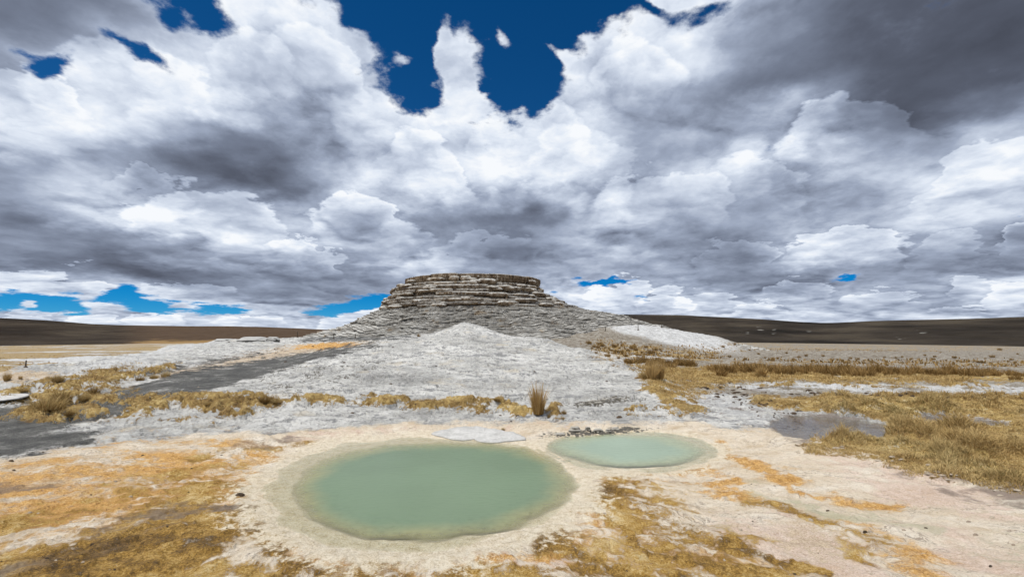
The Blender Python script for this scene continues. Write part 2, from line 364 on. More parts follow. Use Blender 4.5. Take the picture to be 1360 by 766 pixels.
prof(860, FLATN + [(9, 'z', .03), (11.5, 'y', 524), (14, 'y', 504), (15.5, 'y', 500), (18, 'z', .03), (30, 'z', .0), (40, 'z', -.2), (50, 'y', 452), (62, 'y', 436), (84, 'y', 435), (110, 'z', -.4)] + FAR_)
prof(900, FLATN + [(9, 'z', .0), (11, 'z', .10), (13, 'z', .02), (18, 'z', .0), (30, 'z', -.05), (40, 'z', -.3), (50, 'y', 459), (64, 'y', 442), (88, 'y', 441), (120, 'z', -1)] + FAR_)
prof(950, FLATN + [(9, 'z', 0), (13, 'z', 0), (18, 'z', 0), (30, 'z', -.1), (45, 'z', -.4), (58, 'y', 461), (70, 'y', 450), (88, 'y', 448), (120, 'z', -2)] + FAR_)
for px in (1010, 1120, 1240, 1360, 1560):
    prof(px, FLATN + [(12, 'z', 0), (18, 'z', 0), (30, 'z', -.15), (45, 'z', -.5), (60, 'z', -.85), (88, 'z', -1.5), (120, 'z', -2.2)] + FAR_)
for t_ in (-100, -140, 180, 140, 100):
    for d in (1, 3, 8, 20, 60, 200, 500, 1500, 5000):
        CTRL.append((R(t_), math.log(d), (0 if d < 30 else -.018 + .3 / d)))
CTRL = np.array(CTRL)
KT, C2 = 3.2, 0.03 ** 2
A_ = np.stack([CTRL[:, 0] * KT, CTRL[:, 1]], 1)
D_ = np.sqrt(((A_[:, None] - A_[None]) ** 2).sum(-1) + C2)
n_ = len(A_); M_ = np.zeros((n_ + 1, n_ + 1)); M_[:n_, :n_] = D_ - np.eye(n_) * .002; M_[n_, :n_] = 1; M_[:n_, n_] = 1
W_ = np.linalg.solve(M_, np.append(CTRL[:, 2], 0))
GT = np.linspace(-np.pi, np.pi, 1261); GL = np.linspace(math.log(.85), math.log(9500), 240)
def _fill():
    t, l = np.meshgrid(GT, GL, indexing='ij'); t = (t * KT).ravel(); l = l.ravel(); out = np.zeros(len(t), np.float64)
    use = np.abs(t) < 4.0
    for i in range(0, len(t), 20000):
        d = np.sqrt((t[i:i + 20000, None] - A_[:, 0]) ** 2 + (l[i:i + 20000, None] - A_[:, 1]) ** 2 + C2)
        out[i:i + 20000] = d @ W_[:-1] + W_[-1]
    return out.reshape(len(GT), len(GL))
GZ = _fill()
def relief(x, y):
    x = np.asarray(x, float); y = np.asarray(y, float)
    r = np.maximum(np.hypot(x, y), .9)
    a = np.clip((np.arctan2(x, y) - GT[0]) / (GT[1] - GT[0]), 0, len(GT) - 1.001); l = np.clip((np.log(r) - GL[0]) / (GL[1] - GL[0]), 0, len(GL) - 1.001)
    ia = a.astype(int); il = l.astype(int); fa = a - ia; fl_ = l - il
    v = (GZ[ia, il] * (1 - fa) + GZ[ia + 1, il] * fa) * (1 - fl_) + (GZ[ia, il + 1] * (1 - fa) + GZ[ia + 1, il + 1] * fa) * fl_
    return v * r

# pools: closed outlines read on the flat crust
def outline(pts, n=256, z=0.0):
    P = at(np.array([p[0] for p in pts]), np.array([p[1] for p in pts]), z)[:, :2]
    c = P.mean(0); a = np.arctan2(P[:, 1] - c[1], P[:, 0] - c[0]); rr = np.hypot(P[:, 0] - c[0], P[:, 1] - c[1])
    o = np.argsort(a); a = a[o]; rr = rr[o]
    g = np.linspace(-np.pi, np.pi, n, endpoint=False)
    v = np.interp(g, np.concatenate([a - 2 * np.pi, a, a + 2 * np.pi]), np.tile(rr, 3))
    kf = np.fft.rfft(v); kf *= np.exp(-(np.arange(len(kf)) / 7.0) ** 2); v = np.fft.irfft(kf, n)
    return c, g, v
def rho(ol, x, y, c=None):
    """distance to the outline's centre as a share of the outline's radius there"""
    c0, g, v = ol
    a = np.arctan2(y - c0[1], x - c0[0]); return np.hypot(x - c0[0], y - c0[1]) / np.interp(a, np.append(g, np.pi), np.append(v, v[0]))
BIG = outline([(392, 645), (402, 622), (450, 600), (515, 588), (600, 586), (690, 590), (735, 607), (765, 632), (764, 652), (735, 674), (690, 698), (620, 712), (540, 716), (470, 709), (415, 694), (396, 670)])
BIGR = outline([(338, 655), (350, 628), (395, 602), (455, 583), (530, 577), (610, 580), (698, 586), (748, 604), (778, 632), (780, 655), (752, 688), (700, 716), (620, 735), (540, 744), (460, 742), (395, 722), (352, 692)])
SML = outline([(724, 592), (745, 580), (790, 576), (840, 575), (890, 578), (930, 588), (938, 600), (915, 612), (860, 619), (800, 617), (755, 606)])
SMLR = outline([(716, 590), (745, 577), (790, 572), (845, 571), (900, 574), (945, 585), (958, 602), (935, 618), (870, 628), (795, 630), (735, 612)])
CREEK = outline([(1045, 572), (1040, 556), (1075, 548), (1130, 553), (1180, 562), (1165, 572), (1110, 581), (1065, 583)])
CREEK2 = outline([(1222, 560), (1240, 552), (1300, 553), (1340, 560), (1300, 566), (1245, 566)])
PC = BIG[0]

def heights(x, y, px=None, py=None):
    z = relief(x, y)
    r = np.hypot(x, y)
    wob = .035 * fbm(x * 1.1, y * 1.1, 3, 3)
    base_n = fbm(x * .35, y * .35, 3, 5)
    z = z + np.clip((r - 6) / 10, 0, 1) * .07 * base_n * np.clip(r / 15, 0, 4) * np.clip(1.8 - r / 120, 0, 1)
    # far plain stays even
    f = np.clip((r - 4.5) / 4, 0, 1)
    z = z + .012 * fbm(x * 3, y * 3, 4, 9) * (1 - .5 * f)
    # pools
    dep = 0
    for (o, ro, dd) in ((BIG, BIGR, .55), (SML, SMLR, .30)):
        c = o[0]; near_ = (np.hypot(x - c[0], y - c[1]) < 5)
        q = rho(o, x, y) + .075 * fbm(x * 1.8, y * 1.8, 5, 21); q2 = rho(ro, x, y) + .10 * fbm(x * 1.6, y * 1.6, 5, 23)
        inner = -dd * np.clip(1.0 - q, 0, 1)
        rim = -.019 * (1 - sst(q2, .86, 1.0)) + .008 * np.exp(-((q2 - 1.03) / .05) ** 2)
        dep = np.minimum(dep, np.where(near_, inner + np.minimum(rim, 0), 0)); z = np.where(near_ & (q2 < 1.2), z * (sst(q2, .95, 1.2)) + np.maximum(rim, 0) * 1, z)
    z = z + dep
    for o in (CREEK, CREEK2):
        q = rho(o, x, y) + .12 * fbm(x * 1.5, y * 1.5, 3, 31)
        z = z - .10 * (1 - sst(q + .14 * fbm(x * 4, y * 4, 3, 33), .85, 1.25))
    return z + np.where(rho(BIGR, x, y) > 1.05, wob * np.clip((r - 3) / 6, .15, 1), 0)

# ---- the sheet: rings round the viewpoint, finer ahead
TH = np.concatenate([np.radians(np.linspace(-57, 57, 1020)), np.radians(np.linspace(57, 303, 70))[1:-1]])
RR = np.concatenate([[.35, .6], np.geomspace(.9, 3.0, 110)[:-1], np.geomspace(3.0, 11, 380)[:-1], np.geomspace(11, 110, 440)[:-1], np.geomspace(110, 9000, 110)])
nt_, nr_ = len(TH), len(RR)
Rg, Tg = np.meshgrid(RR, TH, indexing='ij')
X = Rg * np.sin(Tg); Y = Rg * np.cos(Tg)
print('ground verts', nr_ * nt_)
Z0 = heights(X, Y)
PX, PY = pix(np.stack([X, Y, Z0], -1))
front = Y > .3
PX = np.where(front, PX, -3000.0); PY = np.where(front, PY, 3000.0)

# ---- masks of what lies where (read from the photo, warped by world-space noise)
wx = fbm(X * .9, Y * .9, 6, 41, .6); wy = fbm(X * .9 + 50, Y * .9, 6, 43, .6)
sc_px = FPX / np.maximum(Rg, 2.5)
WX = PX + wx * .55 * sc_px; WY = PY + wy * .75 * sc_px * np.clip(1.7 / Rg, .05, .6) * 1.2
def ell(cx, cy, rx, ry, tilt=0, soft=.5):
    t = R(tilt); dx = WX - cx; dy = WY - cy
    u = (dx * math.cos(t) + dy * math.sin(t)) / rx; v = (-dx * math.sin(t) + dy * math.cos(t)) / ry
    return 1 - sst(np.sqrt(u * u + v * v), 1 - soft, 1 + soft)
def band(xs, lo, hi, soft=4, ends=None):
    """between two lines of rows; soft in pixels"""
    a = np.interp(WX, xs, lo); b = np.interp(WX, xs, hi); soft = soft * 1.5
    m = sst(WY, a - soft, a + soft) * (1 - sst(WY, b - soft, b + soft))
    if ends: m = m * sst(WX, ends[0] - 25, ends[0] + 25) * (1 - sst(WX, ends[1] - 25, ends[1] + 25))
    return m
def line(pts, wd, aspect=2.2):
    d = np.full(WX.shape, 1e9)
    for (x0, y0), (x1, y1) in zip(pts[:-1], pts[1:]):
        ax, ay = x1 - x0, (y1 - y0) * aspect
        px_, py_ = WX - x0, (WY - y0) * aspect
        t = np.clip((px_ * ax + py_ * ay) / (ax * ax + ay * ay), 0, 1)
        d = np.minimum(d, np.hypot(px_ - t * ax, py_ - t * ay))
    return np.exp(-(d / wd) ** 2)
mx_ = lambda *a: np.maximum.reduce(a)
n_patch = fbm(X * 1.6, Y * 1.6, 4, 51)
n_big = fbm(X * .5, Y * .5, 4, 53)
# dark grey volcanic sand
sand = mx_(band([-200, 0, 60, 120, 180, 250, 330, 400, 470, 520], [545, 536, 545, 530, 512, 492, 480, 470, 458, 452], [612, 606, 600, 584, 555, 527, 505, 483, 465, 456], 5, (-900, 510)),
           .55 * band([-50, 60, 150, 260, 330, 400], [513, 506, 496, 479, 470, 462], [520, 514, 507, 493, 478, 464], 4, (60, 380)),
           .75 * band([380, 440, 520], [450, 446, 443], [457, 454, 452], 2, (400, 540)))
sand = sand * (1 - .85 * ell(20, 533, 48, 9)) * (1 - .9 * ell(150, 562, 62, 9, -6)) * (1 - .8 * ell(290, 552, 150, 16, -4))
peach = mx_(.62 * ell(110, 668, 330, 72, -5), .4 * ell(330, 610, 120, 20, -8), .35 * ell(1040, 720, 120, 30, 15), band([180, 260, 330, 400, 450, 520], [500, 485, 471, 459, 455, 450], [512, 500, 484, 471, 463, 456], 5, (210, 500)), .7 * ell(20, 500, 60, 8))
# foreground mineral crust (beige) as against the grey white mound
front_line = np.interp(WX, [-400, 0, 170, 330, 450, 560, 700, 900, 1000, 1100, 1360, 1800], [618, 610, 588, 574, 566, 560, 562, 560, 566, 585, 650, 760])
beige = sst(WY, front_line - 9, front_line + 9)
orange = mx_(.9 * line([(-60, 705), (60, 690), (190, 664), (300, 650)], 34), .7 * line([(-40, 660), (120, 642), (240, 622), (330, 606)], 24), .62 * ell(110, 660, 240, 60, -6), .55 * ell(300, 640, 90, 40),
             .9 * line([(820, 634), (880, 632), (925, 622), (955, 612), (962, 598), (950, 588)], 11), .9 * line([(955, 608), (1000, 622), (1040, 632), (1080, 645)], 15), .6 * line([(1080, 645), (1150, 668), (1180, 672)], 16),
             .75 * line([(930, 628), (960, 645), (1000, 660)], 14), .9 * ell(435, 459, 42, 4, -3), .6 * line([(1130, 705), (1200, 735), (1260, 766)], 22),
             .75 * line([(355, 700), (400, 735), (470, 752), (560, 756), (650, 742), (720, 722), (790, 690), (830, 650)], 22),
             .6 * ell(860, 720, 130, 44, 15), .45 * ell(600, 765, 300, 26), .55 * ell(340, 640, 40, 50), .6 * ell(40, 745, 160, 30), .5 * ell(330, 592, 70, 8), .5 * ell(230, 605, 80, 8))
gold = mx_(.62 * ell(600, 770, 460, 30, 0), .58 * ell(880, 705, 120, 62, 25), .5 * ell(240, 655, 120, 36, -8), .5 * ell(60, 700, 160, 24, -5), .95 * ell(150, 745, 240, 52, -12), .8 * line([(200, 690), (280, 665), (330, 668), (345, 700), (400, 745), (430, 766)], 34), .8 * ell(300, 690, 60, 40, 20), .55 * line([(0, 735), (120, 700), (260, 672)], 26),
           .95 * line([(825, 655), (815, 690), (860, 715), (920, 745), (990, 775)], 26), .85 * line([(730, 700), (790, 735), (860, 770), (930, 800)], 34), .5 * ell(620, 775, 260, 22),
           .75 * line([(960, 720), (1010, 745), (1080, 770)], 30), .55 * line([(990, 665), (1100, 700), (1200, 760)], 18), .6 * line([(240, 610), (330, 597), (400, 590)], 10), .6 * ell(480, 750, 70, 20))
green = mx_(.6 * ell(365, 668, 26, 32, 20), .5 * ell(372, 700, 40, 12, 15), .5 * line([(985, 650), (1060, 670), (1150, 690), (1230, 715)], 20), .4 * ell(1340, 720, 60, 30), .35 * ell(930, 690, 60, 22), .45 * ell(460, 590, 80, 7, -8), .4 * ell(290, 660, 50, 8, -8), .4 * ell(255, 640, 50, 8, -8))
pinkm = mx_(.8 * ell(1080, 735, 160, 34, 18), .6 * ell(1230, 650, 170, 26, 16), .5 * ell(130, 655, 200, 16, -6), .5 * ell(700, 735, 70, 20), .5 * ell(1300, 740, 120, 30, 15), .4 * ell(540, 575, 170, 8, -2))
purple = mx_(.45 * ell(348, 590, 46, 7, -10), .5 * line([(0, 650), (90, 640)], 12), .6 * line([(120, 708), (200, 685), (290, 660)], 12), .7 * band([960, 1100, 1200, 1300, 1500], [560, 588, 606, 632, 700], [566, 598, 622, 654, 740], 5, (1050, 1600)), .5 * line([(1190, 625), (1290, 660), (1400, 690)], 8), .3 * ell(60, 740, 120, 12, -10))
rim = 0
for (o, ro) in ((BIG, BIGR), (SML, SMLR)):
    q2 = rho(ro, X, Y) + .05 * fbm(X * 2.5, Y * 2.5, 4, 23); rim = np.maximum(rim, 1 - sst(q2, .90, 1.24))
# low yellow cushions and grass
cushion = mx_(ell(75, 515, 100, 11, -12), ell(60, 552, 60, 8), ell(100, 534, 70, 16, -8), ell(150, 550, 60, 10, -8), .9 * ell(180, 535, 34, 8, -10), ell(60, 530, 45, 10),
              ell(205, 545, 30, 6, -10), ell(180, 500, 60, 4, -14), .9 * ell(215, 537, 36, 7), ell(265, 538, 60, 12, 3), .9 * ell(300, 548, 45, 6), ell(350, 530, 48, 7, 3), ell(425, 535, 32, 5), ell(90, 560, 24, 5),
              .95 * ell(520, 537, 60, 5, 2), ell(610, 538, 40, 6), ell(665, 545, 60, 8, 6), ell(560, 542, 40, 4), .8 * ell(735, 548, 12, 10),
              .8 * ell(850, 547, 26, 4), .6 * ell(880, 552, 40, 3), .5 * ell(250, 560, 36, 4), ell(490, 533, 22, 4), ell(310, 535, 70, 8))
lump = sst(1 - np.abs(fbm(X * 2.2, Y * 2.6, 4, 181)) * 2.8, -.2, .9)
cushion = cushion * sst(fbm(X * 1.3, Y * 2.2, 4, 183) + .02 + .05 * sst(WX, 330, 380), -.08, .13)
rplain = band([830, 870, 900, 940, 1000, 1100, 1200, 1360, 1600], [478, 486, 488, 488, 492, 494, 495, 496, 496], [490, 530, 545, 520, 508, 508, 508, 508, 508], 5, (850, 4000))
rplain = np.maximum(rplain, .9 * ell(905, 545, 34, 6)) * sst(n_patch + .25, -.15, .1)
low_right = mx_(band([880, 960, 1040, 1120, 1600], [505, 515, 530, 527, 524], [524, 530, 543, 545, 546], 4, (1000, 4000)) * .9, band([880, 960, 1040, 1600], [505, 505, 507, 508], [512, 512, 514, 515], 3, (990, 4000)) * sst(n_patch, .0, .25))
marsh = mx_(band([1060, 1100, 1160, 1220, 1360, 1700], [594, 585, 572, 562, 556, 556], [600, 600, 612, 628, 655, 700], 5, (1080, 4000)), band([1040, 1080, 1150, 1210, 1500], [536, 533, 531, 530, 530], [543, 550, 556, 575, 600], 4, (1045, 4000)))
creek = 0
for o in (CREEK, CREEK2):
    creek = np.maximum(creek, 1 - sst(rho(o, X, Y) + .12 * fbm(X * 1.5, Y * 1.5, 3, 31), .95, 1.2))
marsh = marsh * (1 - creek)
midscrub = mx_(band([780, 830, 900, 960], [448, 455, 461, 460], [478, 485, 482, 482], 4, (790, 960)) * .8, band([940, 1000, 1360, 1800], [455, 453, 456, 456], [466, 466, 467, 467], 2, (960, 4000)) * sst(fbm(X * .12, Y * .3, 3, 61), -.15, .1), .6 * band([900, 960, 1360, 1800], [470, 478, 478, 478], [478, 486, 488, 488], 2, (900, 4000)))
# wide dry plain far off on both sides
rfar = Rg
leftplain = sst(rfar, 26, 34) * (WX < 470) * (relief(X, Y) < -.25)
whitecap = mx_(ell(905, 447, 75, 13, 12), ell(840, 437, 34, 8, 10), .8 * band([980, 1040, 1100, 1180, 1360, 1700], [510, 508, 508, 510, 512, 512], [516, 520, 522, 522, 526, 528], 2.5, (940, 4000)) * sst(fbm(X * .9, Y * 1.4, 4, 187), -.28, .0), .5 * ell(960, 535, 80, 16, 20), .7 * ell(200, 470, 200, 8, -14), .6 * ell(20, 533, 45, 8), ell(640, 578, 66, 7, 2) * .7)
leftplain_white = leftplain * sst(fbm(X * .02, Y * .05, 3, 71), .12, .25)
yellow = mx_(cushion, rplain * (1 - whitecap), low_right, .9 * marsh, .75 * midscrub * sst(fbm(X * .6, Y * .9, 3, 73), -.25, .15), leftplain * .62 * (1 - leftplain_white))
yellow = np.clip(yellow, 0, 1)
dry = mx_(sst(WX, 860, 930) * sst(Rg, 12.5, 15), sst(Rg, 30, 40) * (WX > 700) * (1 - ell(905, 447, 75, 13, 12)), sst(Rg, 90, 140), leftplain) * 1.0
dry = np.where(front, dry, sst(Rg, 25, 40))
mudm = mx_(purple, .8 * creek, .45 * band([940, 1000, 1060], [514, 512, 535], [540, 560, 575], 8, (940, 1070)) * sst(n_patch, -.1, .3))
white = np.maximum(whitecap, leftplain_white * .9)
rocky = mx_(.8 * ell(800, 573, 62, 5, -4), .8 * ell(800, 533, 42, 4, -6), .7 * ell(25, 538, 28, 3), .35 * ell(420, 500, 90, 16, -8) * sst(n_patch, 0, .2))

# ---- relief that belongs to the cover
Z = Z0.copy()
cush_h = cushion * (.02 + .15 * lump) + marsh * (.02 + .14 * sst(fbm(X * 1.6, Y * 1.6, 3, 83), -.2, .5)) + (low_right + rplain) * .08 * lump
Z += cush_h
moundm = (1 - beige) * sst(Rg, 7, 10) * (1 - sst(Rg, 120, 200)) * (1 - sand) * (1 - yellow)
fx, fy = X + .6 * wx, Y + .6 * wy
strata = fbm(fx * .55 + 7, fy * 2.0 + Z0 * 3, 5, 91, .55)
crack = np.abs(fbm(fx * .7, fy * 1.5, 4, 93)); crack2 = np.abs(fbm(fx * 1.8, fy * 3.2, 3, 95))
Z += moundm * (.13 * strata * np.clip(Rg / 14, .5, 1.6) - .09 * (1 - sst(crack, 0, .04)) - .05 * (1 - sst(crack2, 0, .04)))
Z += rocky * .10 * np.abs(fbm(X * 5, Y * 5, 3, 97))
# crumbly crust in front
crumb = fbm(X * 9, Y * 9, 3, 99)
pang = np.arctan2(X - PC[0], -(Y - PC[1])); prad = np.hypot(X - PC[0], Y - PC[1])
flow = fbm(pang * 9 + wx, prad * .8, 5, 191, .6)
Z += beige * (1 - rim) * (.016 * crumb + .022 * flow + .018 * sst(fbm(X * 5, Y * 5, 4, 101, .6), .02, .14) * np.clip(gold + orange + .3, 0, 1))
# a brittle slab edge lifted at the left (dark gap underneath)
slabq = ((PX - 8) / 46) ** 2 + ((PY - 530) / 7) ** 2
cracks = np.clip((1 - sst(crack, 0, .045)) * .9 + (1 - sst(crack2, 0, .05)) * .5, 0, 1) * moundm

V = np.stack([X, Y, Z], -1).reshape(-1, 3)
V = np.concatenate([V, [[0, 0, 0]]]); ctr = len(V) - 1
i = np.arange(nr_ - 1)[:, None]; j = np.arange(nt_)[None]
j2 = (j + 1) % nt_
Fq = np.stack([i * nt_ + j, i * nt_ + j2, (i + 1) * nt_ + j2, (i + 1) * nt_ + j], -1).reshape(-1, 4)[:, ::-1]
jj = np.arange(nt_)
Ft = np.stack([np.full(nt_, ctr), (jj + 1) % nt_, jj], -1)[:, ::-1]
Ft = Ft[:, [0, 2, 1]][:, [0, 2, 1]]
me = mesh_np('ground', V, [Fq, Ft], None)
pad = lambda a: np.append(np.asarray(a, float).ravel(), 0.0)
color_attr(me, 'cover_a', np.stack([pad(sand), pad(peach), pad(beige)], 1))
color_attr(me, 'cover_b', np.stack([pad(orange), pad(gold), pad(green)], 1))
color_attr(me, 'cover_c', np.stack([pad(pinkm), pad(mudm), pad(rim)], 1))
color_attr(me, 'cover_d', np.stack([pad(yellow), pad(white), pad(rocky)], 1))
color_attr(me, 'cover_e', np.stack([pad(dry), pad(cracks), pad(moundm)], 1))
ground = obj('ground', me); tag(ground, kind='structure')

# height look-up for planting: (theta, log r) grid
LT = TH[:1020]; LR = np.log(RR)
def zat(x, y):
    x = np.atleast_1d(np.asarray(x, float)); y = np.atleast_1d(np.asarray(y, float))
    t = np.arctan2(x, y); l = np.log(np.hypot(x, y))
    a = np.clip((t - LT[0]) / (LT[1] - LT[0]), 0, 1018.999); ia = a.astype(int); fa = a - ia
    ib = np.clip(np.searchsorted(LR, l) - 1, 0, nr_ - 2); fb = np.clip((l - LR[ib]) / (LR[ib + 1] - LR[ib]), 0, 1)
    g = lambda p, q: Z[p, q]
    return (g(ib, ia) * (1 - fa) + g(ib, ia + 1) * fa) * (1 - fb) + (g(ib + 1, ia) * (1 - fa) + g(ib + 1, ia + 1) * fa) * fb
def hit(px, py, rmin=2.5):
    """first point of the ground on the sight line through a photo pixel"""
    px = np.atleast_1d(np.asarray(px, float)); py = np.atleast_1d(np.asarray(py, float))
    rr = ray(px, py); hor = np.hypot(rr[:, 0], rr[:, 1])
    out = np.full((len(px), 3), np.nan); D = np.geomspace(rmin, 400, 1400)
    for q in range(len(px)):
        p = CAM + rr[q] * (D / hor[q])[:, None]; z = zat(p[:, 0], p[:, 1]); h = p[:, 2] <= z
        if h.any():
            k = int(h.argmax()); out[q] = (p[k, 0], p[k, 1], z[k])
    return out

# ---- ground material
gm, N = material('mineral_ground')
geo = N.n('ShaderNodeNewGeometry'); pos = geo.outputs['Position']
def rgb(name):
    s_ = N.n('ShaderNodeSeparateColor'); N.l(N.attr(name).outputs['Color'], s_.inputs[0]); return s_.outputs
mS, mP, mB = rgb('cover_a'); mO, mG, mGr = rgb('cover_b'); mPk, mMu, mRi = rgb('cover_c'); mY, mW, mRo = rgb('cover_d'); mD, mCr, mMo = rgb('cover_e')
# distance-free noises in world space
nA = N.noise(pos, 1.7, 9, .64); nB = N.noise(pos, 11, 8, .70); nC = N.noise(pos, 70, 4, .70)
wp = N.v('ADD', pos, N.v('SCALE', N.v('SUBTRACT', N.noise(pos, 1.2, 4, .55, out='Color'), (.5, .5, .5)), scale=.9))
# flow coordinates round the big spring
rel = N.v('SUBTRACT', wp, (float(PC[0]), float(PC[1]), 0)); rs = N.n('ShaderNodeSeparateXYZ'); N.l(rel, rs.inputs[0])
ang = N.m('ARCTAN2', rs.outputs[0], N.m('MULTIPLY', rs.outputs[1], -1)); rad = N.v('LENGTH', rel)
fl = N.n('ShaderNodeCombineXYZ'); N.l(N.m('MULTIPLY', ang, 9.0), fl.inputs[0]); N.l(N.m('MULTIPLY', rad, .55), fl.inputs[1])
st1 = N.noise(fl.outputs[0], 1.3, 8, .62); st2 = N.noise(fl.outputs[0], 6.0, 6, .6)
def fac(m, n, amp, lo=.35, hi=.65):
    return N.step(N.m('MULTIPLY_ADD', N.m('SUBTRACT', n, .5), amp, m), lo, hi)
def mott(m, n, w=.10, soft=1.0):
    """share m of the ground covered, broken up by the noise n"""
    r = N.step(n, .415, .585, 0, 1, 'LINEAR')
    return N.m('MULTIPLY', N.step(N.m('SUBTRACT', N.m('MULTIPLY', m, 1.12), r), -w, w), N.step(m, .0, .12, 0, soft))
nAB = N.m('ADD', N.m('MULTIPLY', nA, .5), N.m('MULTIPLY', nB, .5))
nBC = N.m('ADD', N.m('MULTIPLY', nB, .6), N.m('MULTIPLY', nC, .4))
stc = N.m('ADD', N.m('MULTIPLY', st1, .6), N.m('MULTIPLY', nB, .4))
# grey white travertine
nL = N.noise(pos, .35, 6, .58)
c = N.ramp(N.m('ADD', N.m('MULTIPLY', nL, .45), N.m('MULTIPLY', nAB, .55)), [(.39, (.20, .196, .186)), (.45, (.33, .325, .31)), (.50, (.455, .447, .425)), (.57, (.58, .57, .545))])
scb = N.n('ShaderNodeMapping'); N.l(wp, scb.inputs[0]); scb.inputs['Scale'].default_value = (.55, 1.9, 2.5); scb.inputs['Rotation'].default_value = (0, 0, R(-10))
veins = N.noise(scb.outputs[0], 2.2, 9, .70)
patch = N.step(nL, .42, .62)
c = N.mix(N.m('MULTIPLY', N.step(N.m('MULTIPLY_ADD', patch, .07, veins), .54, .64), .75), c, (.15, .152, .155))
vein2 = N.m('ABSOLUTE', N.m('SUBTRACT', N.noise(scb.outputs[0], .8, 7, .62), .5))
c = N.mix(N.m('MULTIPLY', N.m('SUBTRACT', 1, N.step(vein2, .003, .016)), N.m('MULTIPLY', N.step(nB, .42, .6), .8)), c, (.13, .13, .125))
c = N.mix(N.m('MULTIPLY', N.step(mCr, .3, .9), N.m('MULTIPLY', N.step(nB, .40, .55), .8)), c, (.10, .10, .095))
c = N.mix(N.m('MULTIPLY', N.step(N.noise(pos, .8, 5, .6), .58, .68), .45), c, (.50, .43, .32))
dryc = N.ramp(nAB, [(.38, (.085, .066, .044)), (.46, (.17, .143, .11)), (.53, (.25, .225, .185)), (.62, (.35, .33, .295))])
c = N.mix(fac(mD, nA, .6), c, dryc)
c = N.mix(mott(mW, nAB, .2), c, N.mix(N.step(nAB, .42, .58), (.34, .335, .325), (.58, .58, .575)))
# foreground mineral crust
fine_n = N.m('ADD', N.m('MULTIPLY', nB, .45), N.m('MULTIPLY', nC, .55))
mot = N.m('ADD', N.m('MULTIPLY', st1, .45), N.m('ADD', N.m('MULTIPLY', st2, .15), N.m('ADD', N.m('MULTIPLY', nB, .2), N.m('MULTIPLY', nA, .2))))
bei = N.ramp(mot, [(.38, (.40, .30, .195)), (.45, (.53, .425, .30)), (.51, (.63, .54, .42)), (.58, (.70, .63, .53))])
bei = N.mix(N.m('MULTIPLY', N.step(fine_n, .51, .60), .55), bei, (.36, .27, .17))
bei = N.mix(N.m('MULTIPLY', N.step(st2, .53, .64), .45), bei, (.43, .31, .19))
bei = N.mix(N.m('MULTIPLY', N.step(fine_n, .46, .38), .5), bei, (.76, .71, .63))
thread = N.m('ABSOLUTE', N.m('SUBTRACT', N.noise(fl.outputs[0], 2.6, 7, .62), .5))
bei = N.mix(N.m('MULTIPLY', N.m('SUBTRACT', 1, N.step(thread, .002, .014)), N.m('MULTIPLY', N.step(nA, .48, .56), .75)), bei, (.20, .15, .11))
c = N.mix(fac(mB, N.m('ADD', N.m('MULTIPLY', nA, .5), N.m('MULTIPLY', nB, .5)), 2.2, .25, .75), c, bei)
c = N.mix(N.m('MULTIPLY', mott(mPk, mot, .25), .6), c, N.mix(N.step(fine_n, .42, .58), (.70, .56, .49), (.50, .35, .27)))
c = N.mix(N.m('MULTIPLY', mott(mP, nAB, .3), .85), c, N.mix(N.step(fine_n, .42, .58), (.56, .45, .32), (.34, .25, .16)))
c = N.mix(N.m('MULTIPLY', mott(mGr, mot, .25), .55), c, N.mix(nB, (.30, .30, .18), (.48, .49, .36)))
c = N.mix(N.m('MULTIPLY', mott(N.m('MULTIPLY', mO, .95), mot, .30), .92), c, N.ramp(fine_n, [(.38, (.68, .49, .25)), (.46, (.58, .34, .10)), (.53, (.44, .22, .05)), (.60, (.20, .10, .025))]))
gcol = N.ramp(N.m('ADD', N.m('MULTIPLY', fine_n, .55), N.m('MULTIPLY', nA, .45)), [(.40, (.56, .43, .22)), (.46, (.40, .25, .065)), (.50, (.26, .145, .028)), (.54, (.13, .072, .016)), (.60, (.055, .032, .01))])
crust = N.voro(N.v('ADD', pos, N.v('SCALE', N.v('SUBTRACT', N.noise(pos, 9, 4, .6, out='Color'), (.5, .5, .5)), scale=.12)), 9, 'F1', 2, .7)
gcol = N.mix(N.m('MULTIPLY', N.m('SUBTRACT', 1, N.step(crust, .20, .34)), N.step(nA, .47, .55)), gcol, (.68, .58, .42))
gmix = mott(N.m('MULTIPLY', mG, .95), N.m('ADD', N.m('MULTIPLY', mot, .45), N.m('ADD', N.m('MULTIPLY', nA, .3), N.m('MULTIPLY', fine_n, .25))), .16)
c = N.mix(gmix, c, gcol)
rimc = N.ramp(fine_n, [(.38, (.74, .68, .56)), (.48, (.66, .58, .45)), (.56, (.52, .43, .29)), (.64, (.38, .30, .18))])
c = N.mix(N.m('MULTIPLY', mott(mRi, N.m('ADD', N.m('MULTIPLY', nA, .4), N.m('MULTIPLY', nB, .6)), .3), .92), c, rimc)
c = N.mix(N.m('MULTIPLY', mott(mMu, mot, .3), .75), c, N.mix(nB, (.10, .075, .06), (.24, .19, .155)))
sndc = N.ramp(N.m('ADD', N.m('MULTIPLY', fine_n, .6), N.m('MULTIPLY', nA, .4)), [(.40, (.032, .031, .030)), (.47, (.065, .064, .060)), (.53, (.11, .107, .098)), (.575, (.22, .215, .20)), (.62, (.46, .45, .42))])
c = N.mix(mott(mS, N.m('ADD', N.m('MULTIPLY', nA, .55), N.m('MULTIPLY', fine_n, .45)), .22), c, sndc)
c = N.mix(mott(mRo, nB, .12), c, N.mix(nC, (.045, .04, .032), (.16, .145, .12)))
